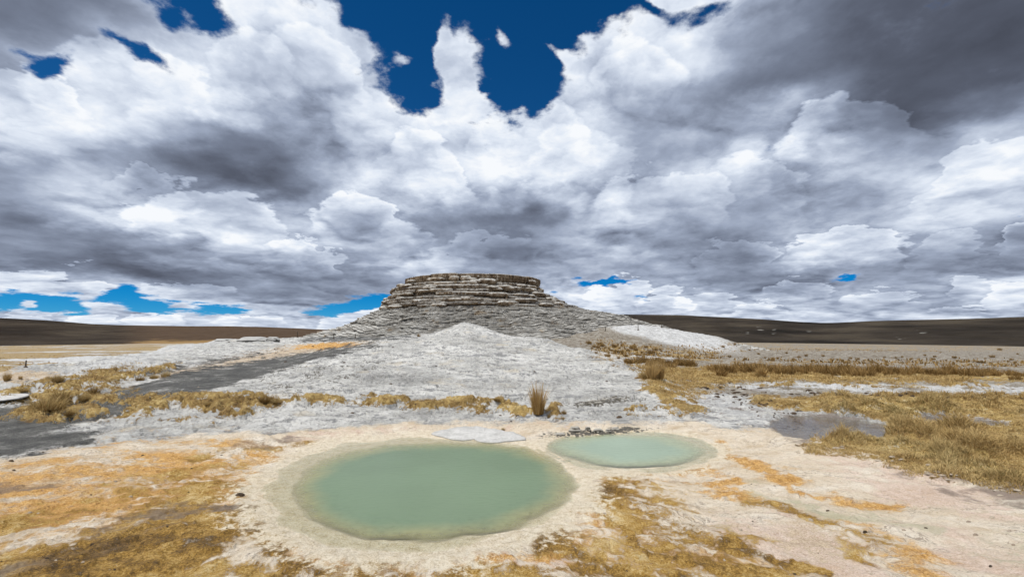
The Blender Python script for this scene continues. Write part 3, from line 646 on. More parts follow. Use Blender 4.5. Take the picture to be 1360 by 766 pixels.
yc = N.ramp(N.m('ADD', N.m('MULTIPLY', nB, .5), N.m('MULTIPLY', nA, .5)), [(.36, (.085, .05, .02)), (.45, (.22, .14, .05)), (.53, (.38, .27, .10)), (.62, (.54, .42, .20))])
c = N.mix(mott(mY, nAB, .12), c, yc)
wet = N.m('MAXIMUM', N.m('MULTIPLY', mRi, .4), N.m('MAXIMUM', N.m('MULTIPLY', mMu, .5), N.m('MULTIPLY', mG, .35)))
hgt = N.m('ADD', N.m('MULTIPLY', nB, 1.0), N.m('ADD', N.m('MULTIPLY', nC, .28), N.m('ADD', N.m('MULTIPLY', veins, 1.2), N.m('MULTIPLY', st2, .35))))
finish(N, c, N.m('SUBTRACT', .92, N.m('MULTIPLY', wet, .45)), hgt, .9, .045, spec=.3)
me.materials.append(gm)

# ------------------------------------------------------------------ water
def water(name, o, level, mat, grow=1.3, n=260, m=70):
    """a level sheet that ends just inside the shore it meets"""
    c0, g, v = o
    gg = np.linspace(-np.pi, np.pi, n, endpoint=False); vv = np.interp(gg, np.append(g, np.pi), np.append(v, v[0]))
    tr = np.linspace(.55, grow, 260)
    zz = zat((c0[0] + np.outer(tr, vv * np.cos(gg))).ravel(), (c0[1] + np.outer(tr, vv * np.sin(gg))).ravel()).reshape(260, n)
    dry = zz > level + .001
    for oth in (BIG, SML, CREEK):
        if oth is not o: dry |= rho(oth, c0[0] + np.outer(tr, vv * np.cos(gg)), c0[1] + np.outer(tr, vv * np.sin(gg))) < 1.06
    first = np.where(dry.any(0), dry.argmax(0), 259); end = tr[np.minimum(first + 1, 259)]
    s_ = np.linspace(0, 1, m)[:, None] * end[None]
    x = c0[0] + s_ * (vv * np.cos(gg)); y = c0[1] + s_ * (vv * np.sin(gg))
    z = np.full_like(x, level)
    depth = np.clip(level - zat(x.ravel(), y.ravel()), 0, 2)
    I = np.arange(1, m - 1)[:, None]; J = np.arange(n)[None]
    F = np.stack([I * n + J, (I + 1) * n + J, (I + 1) * n + (J + 1) % n, I * n + (J + 1) % n], -1).reshape(-1, 4)
    J = np.arange(n); F3 = np.stack([np.zeros(n, int), n + J, n + (J + 1) % n], -1)
    me_ = mesh_np(name, np.stack([x, y, z], -1).reshape(-1, 3), [F, F3], mat)
    float_attr(me_, 'depth', depth)
    return me_
def water_mat(name, shallow, deep, k, kmax, rough, rip):
    m_, N = material(name)
    d = N.attr('depth').outputs['Fac']
    g_ = N.n('ShaderNodeNewGeometry').outputs['Position']
    n1 = N.noise(g_, 1.6, 4, .55); n2 = N.noise(g_, 14, 5, .6)
    de = N.m('MULTIPLY', d, N.step(n2, .25, .75, .7, 1.3))
    op = N.m('MULTIPLY', N.m('SUBTRACT', 1, N.m('POWER', 2.718, N.m('MULTIPLY', de, -k))), kmax)
    colr = N.mix(N.step(N.m('MULTIPLY_ADD', N.m('SUBTRACT', n1, .5), .12, d), .0, .16), shallow, N.mix(N.step(N.noise(g_, .7, 2, .5), .3, .7), deep, tuple(q * 1.10 for q in deep)))
    dif = N.n('ShaderNodeBsdfDiffuse'); N.put(dif.inputs[0], colr)
    tr = N.n('ShaderNodeBsdfTransparent'); N.put(tr.inputs[0], (.97, .985, .96, 1))
    mxs = N.n('ShaderNodeMixShader'); N.l(op, mxs.inputs[0]); N.l(tr.outputs[0], mxs.inputs[1]); N.l(dif.outputs[0], mxs.inputs[2])
    gl = N.n('ShaderNodeBsdfGlossy'); gl.inputs['Roughness'].default_value = rough
    mp = N.n('ShaderNodeMapping'); N.l(g_, mp.inputs[0]); mp.inputs['Scale'].default_value = (1, 2.2, 1)
    bp = N.n('ShaderNodeBump'); bp.inputs['Strength'].default_value = rip; bp.inputs['Distance'].default_value = .01
    N.l(N.noise(mp.outputs[0], 9, 4, .55), bp.inputs['Height']); N.l(bp.outputs[0], gl.inputs['Normal'])
    fr = N.n('ShaderNodeFresnel'); fr.inputs['IOR'].default_value = 1.33; N.l(bp.outputs[0], fr.inputs['Normal'])
    m2 = N.n('ShaderNodeMixShader'); N.l(N.m('MULTIPLY', fr.outputs[0], .85), m2.inputs[0]); N.l(mxs.outputs[0], m2.inputs[1]); N.l(gl.outputs[0], m2.inputs[2])
    o = N.n('ShaderNodeOutputMaterial'); N.l(m2.outputs[0], o.inputs[0])
    return m_
wm1 = water_mat('milky_green_water', (.33, .31, .15), (.140, .198, .118), 24.0, .97, .06, .45)
wm2 = water_mat('milky_turquoise_water', (.38, .41, .26), (.27, .34, .25), 26.0, .96, .06, .45)
wm3 = water_mat('creek_water', (.17, .145, .13), (.15, .13, .13), 8.0, .85, .05, .5)
for nm, o_, lv, mt, gr in (('spring_water', BIG, -.012, wm1, 1.3), ('spring_water', SML, -.014, wm2, 1.22), ('creek_water', CREEK, -.045, wm3, 1.4), ('creek_water', CREEK2, -.045, wm3, 1.5)):
    o = obj(nm, water(nm, o_, lv, mt, gr)); tag(o, kind='structure')

# ------------------------------------------------------------------ hills on the horizon
hm, N = material('cloud_shaded_hill')
g_ = N.n('ShaderNodeNewGeometry'); hp = g_.outputs['Position']
sp = N.n('ShaderNodeSeparateXYZ'); N.l(hp, sp.inputs[0])
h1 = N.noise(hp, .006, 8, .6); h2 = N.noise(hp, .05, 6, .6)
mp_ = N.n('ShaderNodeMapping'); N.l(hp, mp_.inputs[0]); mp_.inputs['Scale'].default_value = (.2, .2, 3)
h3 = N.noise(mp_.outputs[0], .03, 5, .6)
hc = N.ramp(N.m('ADD', N.m('MULTIPLY', h1, .5), N.m('MULTIPLY', h3, .5)), [(.38, (.012, .010, .008)), (.47, (.026, .021, .016)), (.53, (.036, .029, .022)), (.6, (.058, .047, .034))])  # near-black base colour holds the cloud shadow lying over the hills
hat = N.attr('sunlit_dry_slope').outputs['Fac']
hc = N.mix(N.m('MULTIPLY', hat, .9), hc, N.mix(h2, (.055, .036, .024), (.11, .072, .045)))  # dry brown where the slope is out of the painted cloud shadow
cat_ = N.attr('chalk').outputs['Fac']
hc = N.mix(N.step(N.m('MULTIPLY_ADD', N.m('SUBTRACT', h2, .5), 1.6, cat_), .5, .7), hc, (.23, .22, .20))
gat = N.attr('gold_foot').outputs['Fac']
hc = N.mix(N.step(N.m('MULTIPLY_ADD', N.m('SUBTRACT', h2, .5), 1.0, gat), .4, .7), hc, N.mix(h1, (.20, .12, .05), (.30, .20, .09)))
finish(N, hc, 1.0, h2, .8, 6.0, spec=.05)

def hill(px0, px1, pts, dist, depth, foot_z, seed, nx=420, nyy=120):
    """a ridge whose crest is seen along pts when it stands dist metres away"""
    pxs = np.linspace(px0, px1, nx); tops = np.interp(pxs, [p[0] for p in pts], [p[1] for p in pts])
    rr = ray(pxs, 440); th = np.arctan2(rr[:, 0], rr[:, 1])
    cr = far(pxs, tops, dist)
    crest = cr[:, 2]
    s = np.linspace(0, 1, nyy)[:, None]
    dd = dist - depth + s * depth * 2.2
    t = (dd - (dist - depth)) / depth
    prof_ = np.where(t < 1, np.clip(t, 0, 1) ** 1.5, 1 - .25 * (t - 1))
    x = np.sin(th) * dd; y = np.cos(th) * dd
    gl = np.abs(fbm(x * .0075, y * .002 + seed, 4, seed)); gl2 = fbm(x * .02, y * .006, 4, seed + 5)
    prof_ = prof_ - np.clip(t * (1.0 - t), 0, 1) * (.9 * (.35 - gl)) * 1.0
    z = foot_z + (crest[None] - foot_z) * prof_ + gl2 * 3.0 * np.clip(1 - np.abs(t - .55) * 1.9, 0, 1)
    n, m = nx, nyy
    I = np.arange(m - 1)[:, None]; J = np.arange(n - 1)[None]
    F = np.stack([I * n + J, I * n + J + 1, (I + 1) * n + J + 1, (I + 1) * n + J], -1).reshape(-1, 4)
    me = mesh_np('hill', np.stack([x, y, z], -1).reshape(-1, 3), F, hm)
    return me, np.broadcast_to(pxs[None], z.shape), np.broadcast_to(t, z.shape).copy(), x, y
LH = [(-700, 424), (-300, 420), (0, 422), (60, 425), (120, 430), (160, 431.5), (250, 433), (300, 433), (350, 434), (400, 436), (440, 438), (470, 440), (520, 444), (600, 449)]
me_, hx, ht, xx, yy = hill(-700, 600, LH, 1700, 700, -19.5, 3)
float_attr(me_, 'sunlit_dry_slope', (.12 + .88 * sst(hx, 140, 220)) * np.ones_like(ht) * (1 - .0 * ht))  # left end keeps the painted cloud shade, sunlit brown to the right
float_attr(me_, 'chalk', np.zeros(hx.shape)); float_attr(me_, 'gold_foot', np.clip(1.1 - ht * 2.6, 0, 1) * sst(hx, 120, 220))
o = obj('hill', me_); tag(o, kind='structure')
RH = [(700, 425), (760, 419), (800, 417.5), (850, 417.5), (900, 418), (940, 420), (1000, 423), (1060, 427), (1090, 428.5), (1110, 428.5), (1160, 426), (1220, 424.5), (1290, 423), (1360, 420.5), (1700, 418), (2200, 422)]
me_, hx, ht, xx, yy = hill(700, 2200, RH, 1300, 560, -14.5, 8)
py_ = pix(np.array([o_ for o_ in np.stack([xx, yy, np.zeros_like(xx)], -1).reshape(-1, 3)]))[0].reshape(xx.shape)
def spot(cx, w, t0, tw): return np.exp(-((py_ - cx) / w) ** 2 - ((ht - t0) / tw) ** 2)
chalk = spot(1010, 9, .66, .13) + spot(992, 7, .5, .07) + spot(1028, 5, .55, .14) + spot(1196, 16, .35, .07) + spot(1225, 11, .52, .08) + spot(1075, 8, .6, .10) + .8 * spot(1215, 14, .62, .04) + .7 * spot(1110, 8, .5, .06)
float_attr(me_, 'sunlit_dry_slope', np.zeros(ht.shape)); float_attr(me_, 'chalk', np.clip(chalk, 0, 1) * .55); float_attr(me_, 'gold_foot', np.zeros(ht.shape))  # this ridge stays wholly in the painted cloud shade
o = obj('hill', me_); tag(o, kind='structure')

# ------------------------------------------------------------------ terraced travertine cone
cm, N = material('terrace_travertine')
g_ = N.n('ShaderNodeNewGeometry'); cp_ = g_.outputs['Position']
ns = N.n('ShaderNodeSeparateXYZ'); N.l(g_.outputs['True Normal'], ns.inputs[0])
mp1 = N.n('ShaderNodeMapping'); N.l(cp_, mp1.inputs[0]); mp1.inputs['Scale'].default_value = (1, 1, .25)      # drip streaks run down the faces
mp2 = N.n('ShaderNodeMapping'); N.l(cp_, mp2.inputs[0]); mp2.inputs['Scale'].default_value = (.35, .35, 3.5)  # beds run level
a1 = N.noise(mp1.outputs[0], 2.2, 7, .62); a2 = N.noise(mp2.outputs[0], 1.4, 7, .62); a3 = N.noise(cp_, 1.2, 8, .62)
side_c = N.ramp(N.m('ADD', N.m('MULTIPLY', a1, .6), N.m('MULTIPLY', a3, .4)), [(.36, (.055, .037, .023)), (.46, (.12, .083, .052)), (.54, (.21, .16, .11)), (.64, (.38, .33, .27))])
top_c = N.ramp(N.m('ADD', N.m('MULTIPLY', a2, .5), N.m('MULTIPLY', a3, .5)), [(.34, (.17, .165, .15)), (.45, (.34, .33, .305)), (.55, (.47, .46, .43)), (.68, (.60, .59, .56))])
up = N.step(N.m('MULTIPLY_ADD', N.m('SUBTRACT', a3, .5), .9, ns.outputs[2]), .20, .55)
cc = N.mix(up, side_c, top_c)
low = N.attr('skirt').outputs['Fac']
sk = N.ramp(N.m('ADD', N.m('MULTIPLY', a2, .6), N.m('MULTIPLY', a3, .4)), [(.36, (.15, .142, .127)), (.45, (.28, .268, .243)), (.53, (.40, .388, .36)), (.62, (.56, .55, .52))])
cc = N.mix(N.m('MULTIPLY', low, .85), cc, sk)
cc = N.mix(N.m('MULTIPLY', N.step(N.noise(cp_, .35, 6, .6), .60, .68), .55), cc, (.30, .20, .09))
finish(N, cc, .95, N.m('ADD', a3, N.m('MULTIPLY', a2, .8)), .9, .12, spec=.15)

CX, CY = far(630, 400, 78.0)[0], 78.0
cone = bpy.data.objects.new('travertine_cone', None); col.objects.link(cone); cone.location = (CX, CY, -1.0)
tag(cone, 'broad grey terraced travertine cone with a flat stepped top rising behind the white mound', 'rock formation')
PZ = [-1, .8, 1.7, 2.7, 3.8, 4.6, 5.2, 6.2, 6.9, 7.9, 8.3, 8.8, 9.7, 10.3]
PLs = [33, 26, 22.8, 19.6, 17.8, 16.6, 15.2, 14.6, 14.1, 13.5, 13.2, 12.8, 11.4, 10.9]
PRs = [46, 37, 33.5, 29.5, 26, 23, 18.6, 15.6, 14.0, 11.8, 11.4, 11.2, 11.0, 10.8]
PFs = [36, 28, 24.5, 21.5, 19, 17.3, 16, 15.2, 14.5, 13.7, 13.4, 12.8, 11.8, 10.9]
def base_R(z, th):
    """th: direction seen from the cone's centre, 0 = +X"""
    l, r_, f = (np.interp(z, PZ, q) for q in (PLs, PRs, PFs))
    c = np.cos(th); wl = np.clip(-c, 0, 1) ** 1.3; wr = np.clip(c, 0, 1) ** 2.0
    return f * (1 - wl - wr) + l * wl + r_ * wr
NTH = 1500
TC = np.linspace(0, 2 * np.pi, NTH, endpoint=False)
crng = np.random.default_rng(23)
def blocks(mean_len, radius, amp, seed_r):
    """stepwise pieces round the ring, each with a rounded front"""
    out = np.zeros(NTH); dz = np.zeros(NTH); th = 0.0
    while th < 2 * np.pi - 1e-6:
        ln = min(seed_r.uniform(.4, 1.8) * mean_len / radius, 2 * np.pi - th)
        m = (TC >= th) & (TC < th + ln)
        if m.any():
            q = (TC[m] - th) / ln * 2 - 1
            out[m] = seed_r.uniform(-1, 1) * amp + .38 * (np.clip(1 - np.abs(q) ** 5, 0, 1) ** .5 - 1) * min(1, amp * 1.6)
            dz[m] = seed_r.uniform(-1, 1)
        th += ln
    return out, dz
def ring_mesh(name, z0, z1, amp, mean_len, rows=9, bulge=.22, inner=3.2, droop=.1, seed=0, sk=0.0, undercut=.5, shift=0.0):
    zm = (z0 + z1) / 2; h = z1 - z0
    bl, dz = blocks(mean_len, base_R(zm, -np.pi / 2), amp, crng)
    ex = fbm(np.cos(TC) * 6, np.sin(TC) * 6 + seed, 4, 200 + seed) * .5 * amp + fbm(np.cos(TC) * 30, np.sin(TC) * 30 + seed, 3, 220 + seed) * .22
    Ro = base_R(zm, TC) + bl + ex + shift
    za = z0 - .03; zt = z1 + dz * min(.14, h * .25)
    Vs = []
    Vs.append((np.maximum(Ro - inner, .5), np.full(NTH, za)))
    Vs.append((Ro - undercut * min(1, h), np.full(NTH, za)))
    for k_ in range(rows):
        s = (k_ + .5) / rows
        prof_ = bulge * (1 - abs(2 * s - 1.15) ** 3.0) * min(1, h * 1.5)
        jit = .05 * fbm(np.cos(TC) * 45 + k_ * .6, np.sin(TC) * 45 + k_ * .35 + seed, 3, 240 + seed)
        ln_ = .035 * math.sin(k_ * 2.4 + seed)
        Vs.append((Ro + prof_ - (1 - s) * undercut * .45 * min(1, h) + jit + ln_, za + (zt - za) * s))
    Vs.append((Ro - .05, zt)); Vs.append((Ro - .25, zt + .03))
    Vs.append((np.maximum(Ro - 1.2, .4), zt + .05 + .06 * fbm(np.cos(TC) * 20, np.sin(TC) * 20, 3, 260 + seed))); Vs.append((np.maximum(Ro - inner, .3), zt + .06))
    m = len(Vs)
    V = np.concatenate([np.stack([r_ * np.cos(TC), r_ * np.sin(TC), z_ + 1.0], -1) for r_, z_ in Vs])
    I = np.arange(m)[:, None]; J = np.arange(NTH)[None]
    F = np.stack([I * NTH + J, I * NTH + (J + 1) % NTH, ((I + 1) % m) * NTH + (J + 1) % NTH, ((I + 1) % m) * NTH + J], -1).reshape(-1, 4)
    me = mesh_np(name, V, F, cm, smooth=False)
    float_attr(me, 'skirt', np.full(len(V), sk))
    return obj(name, me, cone)
# skirt: many thin beds in one piece
zs = []
z = -1.0
skV = []
skr = np.random.default_rng(5)
lv = []
while z < 5.15:
    h = skr.uniform(.07, .20); lv.append((z, min(z + h, 5.2))); z += h
for q, (z0, z1) in enumerate(lv):
    bl, dz = blocks(skr.uniform(2, 7), 22, .24 if z0 > 1 else .15, skr)
    ex = fbm(np.cos(TC) * 9, np.sin(TC) * 9 + q * .31, 4, 300) * 1.1 + fbm(np.cos(TC) * 40, np.sin(TC) * 40 + q * .8, 3, 330) * .35
    Ro = base_R((z0 + z1) / 2, TC) + bl + ex
    for s, d in ((0, -.04), (.6, .02), (.92, .0)):
        skV.append((Ro + d, np.full(NTH, z0 + (z1 - z0) * s)))
    skV.append((Ro - .18, np.full(NTH, z1)))
skV.append((np.full(NTH, 8.0), np.full(NTH, 5.2)))
m = len(skV)
undul = .55 * fbm(np.cos(TC) * 5, np.sin(TC) * 5, 4, 350) + .16 * fbm(np.cos(TC) * 22, np.sin(TC) * 22, 3, 352)
V = np.concatenate([np.stack([r_ * np.cos(TC), r_ * np.sin(TC), z_ + 1.0 + undul * np.clip((5.3 - z_) / 1.2, 0, 1)], -1) for r_, z_ in skV])
I = np.arange(m - 1)[:, None]; J = np.arange(NTH)[None]
F = np.stack([I * NTH + J, I * NTH + (J + 1) % NTH, (I + 1) * NTH + (J + 1) % NTH, (I + 1) * NTH + J], -1).reshape(-1, 4)
me_ = mesh_np('skirt', V, F, cm, smooth=False); float_attr(me_, 'skirt', np.ones(len(V)))
tag(obj('skirt', me_, cone), 'dark grey apron of thin level beds')
z = 5.0
tiers = [.40, .36, .52, .38, .60, .46, .70, .58, 1.35]
sc_t = (10.28 - z) / sum(tiers)
for q, h in enumerate(tiers):
    h *= sc_t
    last = q >= len(tiers) - 1
    ring_mesh('tier', z, z + h, .22 if last else ((.28 if q >= 7 else .72)), 5.5 if last else crng.uniform(2.6, 5.0), seed=q, bulge=.24, inner=9.5 if last else 4.0, undercut=.55 if last else .5)
    # a second, thinner set of pieces breaks up the level lines
    if q < len(tiers) - 2:
        ring_mesh('tier', z + h * .30, z + h * 1.15, .9, crng.uniform(1.8, 3.4), seed=q + 30, rows=6, bulge=.18, inner=3.0, undercut=.4, shift=-.45)
    z += h
# flat top of the drum
Vt = [[0, 0, z + 1.09]]; 
ringv = np.stack([6.0 * np.cos(TC[::10]), 6.0 * np.sin(TC[::10]), np.full(150, z + 1.08)], -1)
me_ = mesh_np('top_crust', np.concatenate([Vt, ringv]), np.array([[0, 1 + i_, 1 + (i_ + 1) % 150] for i_ in range(150)]), cm)
float_attr(me_, 'skirt', np.zeros(151)); obj('top_crust', me_, cone)
# rounded ledges and spill lobes that hang out of the tiers
def lobe_mesh(name, w_, d_, h_, seed, mat, flat=.0, ex=.55, rgh=1.0):
    nu, nv = 40, 18
    u_ = np.linspace(0, 2 * np.pi, nu, endpoint=False); v_ = np.linspace(-np.pi / 2, np.pi / 2, nv)
    U, Vv = np.meshgrid(u_, v_)
    cu, su, cv, sv = np.cos(U), np.sin(U), np.cos(Vv), np.sin(Vv)
    f = lambda a, p: np.sign(a) * np.abs(a) ** p
    x = f(cu, .8) * f(cv, ex); y = f(su, .8) * f(cv, ex); zz = f(sv, .75)
    nn = 1 + rgh * .13 * fbm(x * 2 + seed, y * 2 + zz, 3, 400 + seed % 50) + .08 * fbm(x * 6 + seed, zz * 6 + y * 3, 3, 410)
    x = x * nn * w_; y = y * nn * d_; zz = zz * h_ * (1 + .10 * fbm(U * 3 + seed, Vv * 2, 2, 420)); zz = zz + .12 * h_ * np.sin(sv * 9)
    if flat: zz = np.where(zz < 0, zz * flat, zz)
    I = np.arange(nv - 1)[:, None]; J = np.arange(nu)[None]
    F = np.stack([I * nu + J, I * nu + (J + 1) % nu, (I + 1) * nu + (J + 1) % nu, (I + 1) * nu + J], -1).reshape(-1, 4)
    me = mesh_np(name, np.stack([x, y, zz], -1).reshape(-1, 3), F, mat)
    return me
lobes_ = [lobe_mesh('ledge', 1.0, .8, 1.0, 3 * s_ + 1, cm) for s_ in range(5)]
for l_ in lobes_: float_attr(l_, 'skirt', np.zeros(len(l_.vertices)))
for q in range(64):
    th = -math.pi / 2 + crng.uniform(-1.7, 1.7); z_ = crng.uniform(5.2, 9.6)
    w_ = crng.uniform(.5, 1.7); h_ = crng.uniform(.16, .34)
    if q < 3: th = -math.pi / 2 + (-.02, -.16, .22)[q]; z_ = (9.35, 9.3, 8.9)[q]; w_ = (.85, .8, 1.5)[q]; h_ = (.36, .42, .40)[q]
    r_ = float(base_R(z_, th)) + crng.uniform(-.1, .35)
    o = obj('ledge', lobes_[q % 5], cone, (r_ * math.cos(th), r_ * math.sin(th), z_ + 1.0), th + math.pi / 2, (w_, crng.uniform(.6, 1.0), h_))

# ------------------------------------------------------------------ grasses
def grass_mat(name, lo, mid, hi):
    m_, N = material(name)
    b = N.attr('blade'); s_ = N.n('ShaderNodeSeparateColor'); N.l(b.outputs['Color'], s_.inputs[0])
    oi = N.n('ShaderNodeObjectInfo').outputs['Random']
    c = N.ramp(s_.outputs[0], [(0.0, lo), (.5, mid), (1.0, hi)])
    c = N.mix(N.m('MULTIPLY', s_.outputs[1], .55), c, hi)
    c = N.mix(N.m('MULTIPLY', N.step(s_.outputs[2], .5, 1.0), .8), c, (.10, .115, .035))
    c = N.mix(.22, c, N.ramp(oi, [(0, lo), (1, hi)]))
    b_ = N.n('ShaderNodeBsdfDiffuse'); N.l(c, b_.inputs[0])
    t_ = N.n('ShaderNodeBsdfTranslucent'); N.l(c, t_.inputs[0])
    mxs = N.n('ShaderNodeMixShader'); mxs.inputs[0].default_value = .25; N.l(b_.outputs[0], mxs.inputs[1]); N.l(t_.outputs[0], mxs.inputs[2])
    o = N.n('ShaderNodeOutputMaterial'); N.l(mxs.outputs[0], o.inputs[0])
    return m_
straw = grass_mat('straw_grass', (.24, .14, .05), (.44, .29, .11), (.62, .48, .24))
rust = grass_mat('rust_grass', (.12, .07, .026), (.26, .155, .055), (.42, .28, .115))

def blades(P, H, lean, width, rg, kinds=None, segs=2, dirs=None, droop=.35, tone=None):
    """P (n,3) roots, H heights; returns V, F, attribute rows (tone, tip, green)"""
    n = len(P)
    a = rg.uniform(0, 2 * np.pi, n) if dirs is None else dirs
    L = lean
    d = np.stack([np.cos(a), np.sin(a)], -1)
    f = rg.uniform(0, 2 * np.pi, n); wv = np.stack([np.cos(f), np.sin(f), np.zeros(n)], -1) * width[:, None]
    rows = []
    tone = rg.uniform(0, 1, n) if tone is None else np.clip(.45 * rg.uniform(0, 1, n) + tone, 0, 1)
    A = []
    for k in range(segs + 1):
        t = k / segs
        off = d * (L * H * (t ** 1.6))[:, None]
        z = H * (t - droop * L * t ** 2.5)
        c = P + np.concatenate([off, z[:, None]], 1)
        wk = wv * (1 - t) ** .7
        if k < segs:
            rows += [c - wk, c + wk]; A += [np.full(n, t)] * 2
        else:
            rows += [c]; A += [np.full(n, t)]
    V = np.stack(rows, 1).reshape(-1, 3); m = len(rows)
    base = np.arange(n) * m
    F4 = [np.stack([base + 2 * k, base + 2 * k + 1, base + 2 * k + 3, base + 2 * k + 2], -1) for k in range(segs - 1)]
    F3 = np.stack([base + 2 * segs - 2, base + 2 * segs - 1, base + 2 * segs], -1)
    att = np.stack([np.repeat(tone, m), np.stack(A, 1).reshape(-1), np.repeat(kinds if kinds is not None else np.zeros(n), m)], 1)
    return V, ([np.concatenate(F4)] if F4 else []) + [F3], att
def grass_mesh(name, mat, *args, root=False, **kw):
    V, F, att = blades(*args, **kw)
    if root:            # the blades of one tuft grow from one root
        n = len(args[0]); m = len(V) // n; b_ = np.arange(n) * m
        F = F + [np.stack([np.full(n, len(V)), b_, b_ + 1], -1)]
        V = np.concatenate([V, [[0, 0, -.09]]]); att = np.concatenate([att, [[.3, 0, 0]]])
        F = F[:-2] + [np.concatenate(F[-2:])]
    me = mesh_np(name, V, F, mat, smooth=False); color_attr(me, 'blade', att)
    return me
def tuft_mesh(seed, n, r0, h, spread, wd, mat, green=0.0):
    rg = np.random.default_rng(seed)
    a = rg.uniform(0, 2 * np.pi, n); q = rg.uniform(0, 1, n) ** .6
    P = np.stack([r0 * q * np.cos(a), r0 * q * np.sin(a) * .9, np.full(n, -.03)], -1)
    lean = spread * (.15 + q * rg.uniform(.3, 1.3, n))
    H = h * rg.uniform(.35, 1.1, n) ** 1.1 * (1 - .25 * q)
    return grass_mesh('grass_tuft', mat, P, H, lean, wd * rg.uniform(.6, 1.3, n), rg, dirs=a + rg.normal(0, .35, n), kinds=(rg.uniform(0, 1, n) < green) * rg.uniform(.6, 1, n), segs=3, root=True)
bunch = grass_mat('bunch_grass', (.22, .12, .035), (.46, .28, .09), (.66, .49, .24))
tall = [tuft_mesh(100 + q, 560, .17, 1.0, .36, .0085, bunch) for q in range(3)]           # upright bunch, 1 m tall before scaling
round_ = [tuft_mesh(120 + q, 460, .42, .62, .95, .010, rust if q == 2 else straw, .15) for q in range(3)]  # rounded cushion of leaves
stub = [tuft_mesh(140 + q, 120, .34, 1.0, .42, .026, rust) for q in range(5)]             # the far rows
prg = np.random.default_rng(77)
def px_size(p, px):      # metres that px photo pixels span at p
    return px / FPX * float((p[1] - CAM[1]) * CP + (p[2] - CAM[2]) * SP)
def plant(meshes, px, py, hpx, label, group=None, wide=1.0, k=None, href=1.0, cat='grass tuft'):
    p = hit(px, py)[0]
    if np.isnan(p[0]): return None
    s = px_size(p, hpx) / href
    o = obj('grass_tuft', meshes[k if k is not None else prg.integers(len(meshes))], None, p, prg.uniform(0, 6.28), (s * wide, s * wide, s))
    tag(o, label, cat, group)
    return o
# single plants one can point to
plant(tall, 715, 549, 50, 'tall upright golden grass tuft standing on the white mound above the two pools', wide=.92, k=0)
plant(tall, 866, 503, 29, 'left one of the two tall tufts at the right foot of the mound', wide=1.25, k=1)
plant(tall, 875, 503, 33, 'pointed right one of the two tall tufts at the right foot of the mound', wide=1.05, k=2)
plant(round_, 858, 502, 15, 'low bushy tuft leaning against the left side of the tall pair of tufts', wide=.8, k=0, href=.6)
plant(tall, 1012, 500, 18, 'round dark gold tuft standing in front of the long grass row on the right plain', wide=1.5, k=1)
plant(round_, 1008, 500, 10, 'small bushy tuft at the left foot of the round dark gold one', wide=.9, k=1, href=.6)
plant(round_, 124, 524, 16, 'dense round rust gold cushion tuft at the edge of the dark sand', wide=.62, k=2, href=.6)
plant(round_, 62, 542, 24, 'largest pale bushy tuft, feathery on top, among the cushions on the left', wide=1.05, k=0, href=.6)
plant(round_, 82, 534, 20, 'darker half of the large bushy clump on the left, right of its feathery top', wide=.75, k=2, href=.6)
plant(round_, 112, 532, 12, 'small olive tuft between the big pale clump and the round rust one', wide=.8, k=1, href=.6)
plant(round_, 76, 508, 13, 'bushy dark gold tuft near the white slope at the far left', wide=.7, k=1, href=.6)
plant(round_, 186, 505, 8, 'small dark tuft, lowest of the three in line on the sand ridge', wide=.8, k=2, href=.6)
plant(round_, 204, 503, 8, 'small dark tuft, middle of the three in line on the sand ridge', wide=.8, k=0, href=.6)
plant(round_, 220, 500, 12, 'upright brown tuft, highest of the three in line on the sand ridge', wide=.6, k=1, href=.6)
plant(round_, 92, 551, 10, 'low dark cushion tuft below the big pale clump', wide=.8, k=2, href=.6)
plant(round_, 30, 522, 7, 'small flat rust tuft above the thin white slab at the left edge', wide=1.0, k=1, href=.6)
plant(tall, 9, 506, 14, 'upright brown grass tuft at the left edge on the white flat', wide=1.2, k=1)
plant(tall, 27, 504, 7, 'small upright tuft right of the brown one at the left edge', wide=1.1, k=2)
plant(round_, 352, 535, 13, 'dark olive bushy tuft on the grass band in front of the mound', wide=1.15, k=2, href=.6)
plant(round_, 368, 534, 9, 'pale low tuft joined to the right side of the dark olive one', wide=1.0, k=0, href=.6)
plant(round_, 277, 537, 7, 'small brown tuft on the grass band left of the dark olive one', wide=1.0, k=1, href=.6)
plant(round_, 316, 533, 6, 'faint low tuft between the small brown one and the dark olive one', wide=1.1, k=0, href=.6)
plant(round_, 661, 534, 7, 'small olive cushion plant above the grass band left of the tall tuft', wide=1.0, k=2, href=.6)
plant(round_, 749, 550, 8, 'small dark olive cushion right of the tall tuft', wide=.6, k=2, href=.6)
plant(round_, 748, 557, 5, 'tiny yellow cushion just below the small dark olive one', wide=.7, k=0, href=.6)
plant(round_, 730, 555, 6, 'short fringe of grass at the right end of the golden band by the tall tuft', wide=.9, k=1, href=.6)
plant(round_, 668, 571, 5, 'tiny yellow tuft on the pale slab behind the big pool', wide=.7, k=1, href=.6)
for px_, py_2, h_ in ((470, 437, 8), (478, 435, 6), (512, 425, 4), (565, 442, 5), (556, 447, 5), (578, 440, 6), (720, 412, 4), (738, 412, 5), (800, 418, 5), (775, 419, 4)):
    p = far(px_, py_2, 58 if py_2 > 430 else 60)
    if py_2 < 430: continue
    q = hit(px_, py_2)[0]
    o = obj('grass_tuft', stub[prg.integers(5)], None, q, prg.uniform(0, 6), (px_size(q, h_) * 1.3,) * 2 + (px_size(q, h_),))
    tag(o, 'small rusty tuft on the rocky apron at the foot of the cone', 'grass tuft', 'tufts round the foot of the cone')

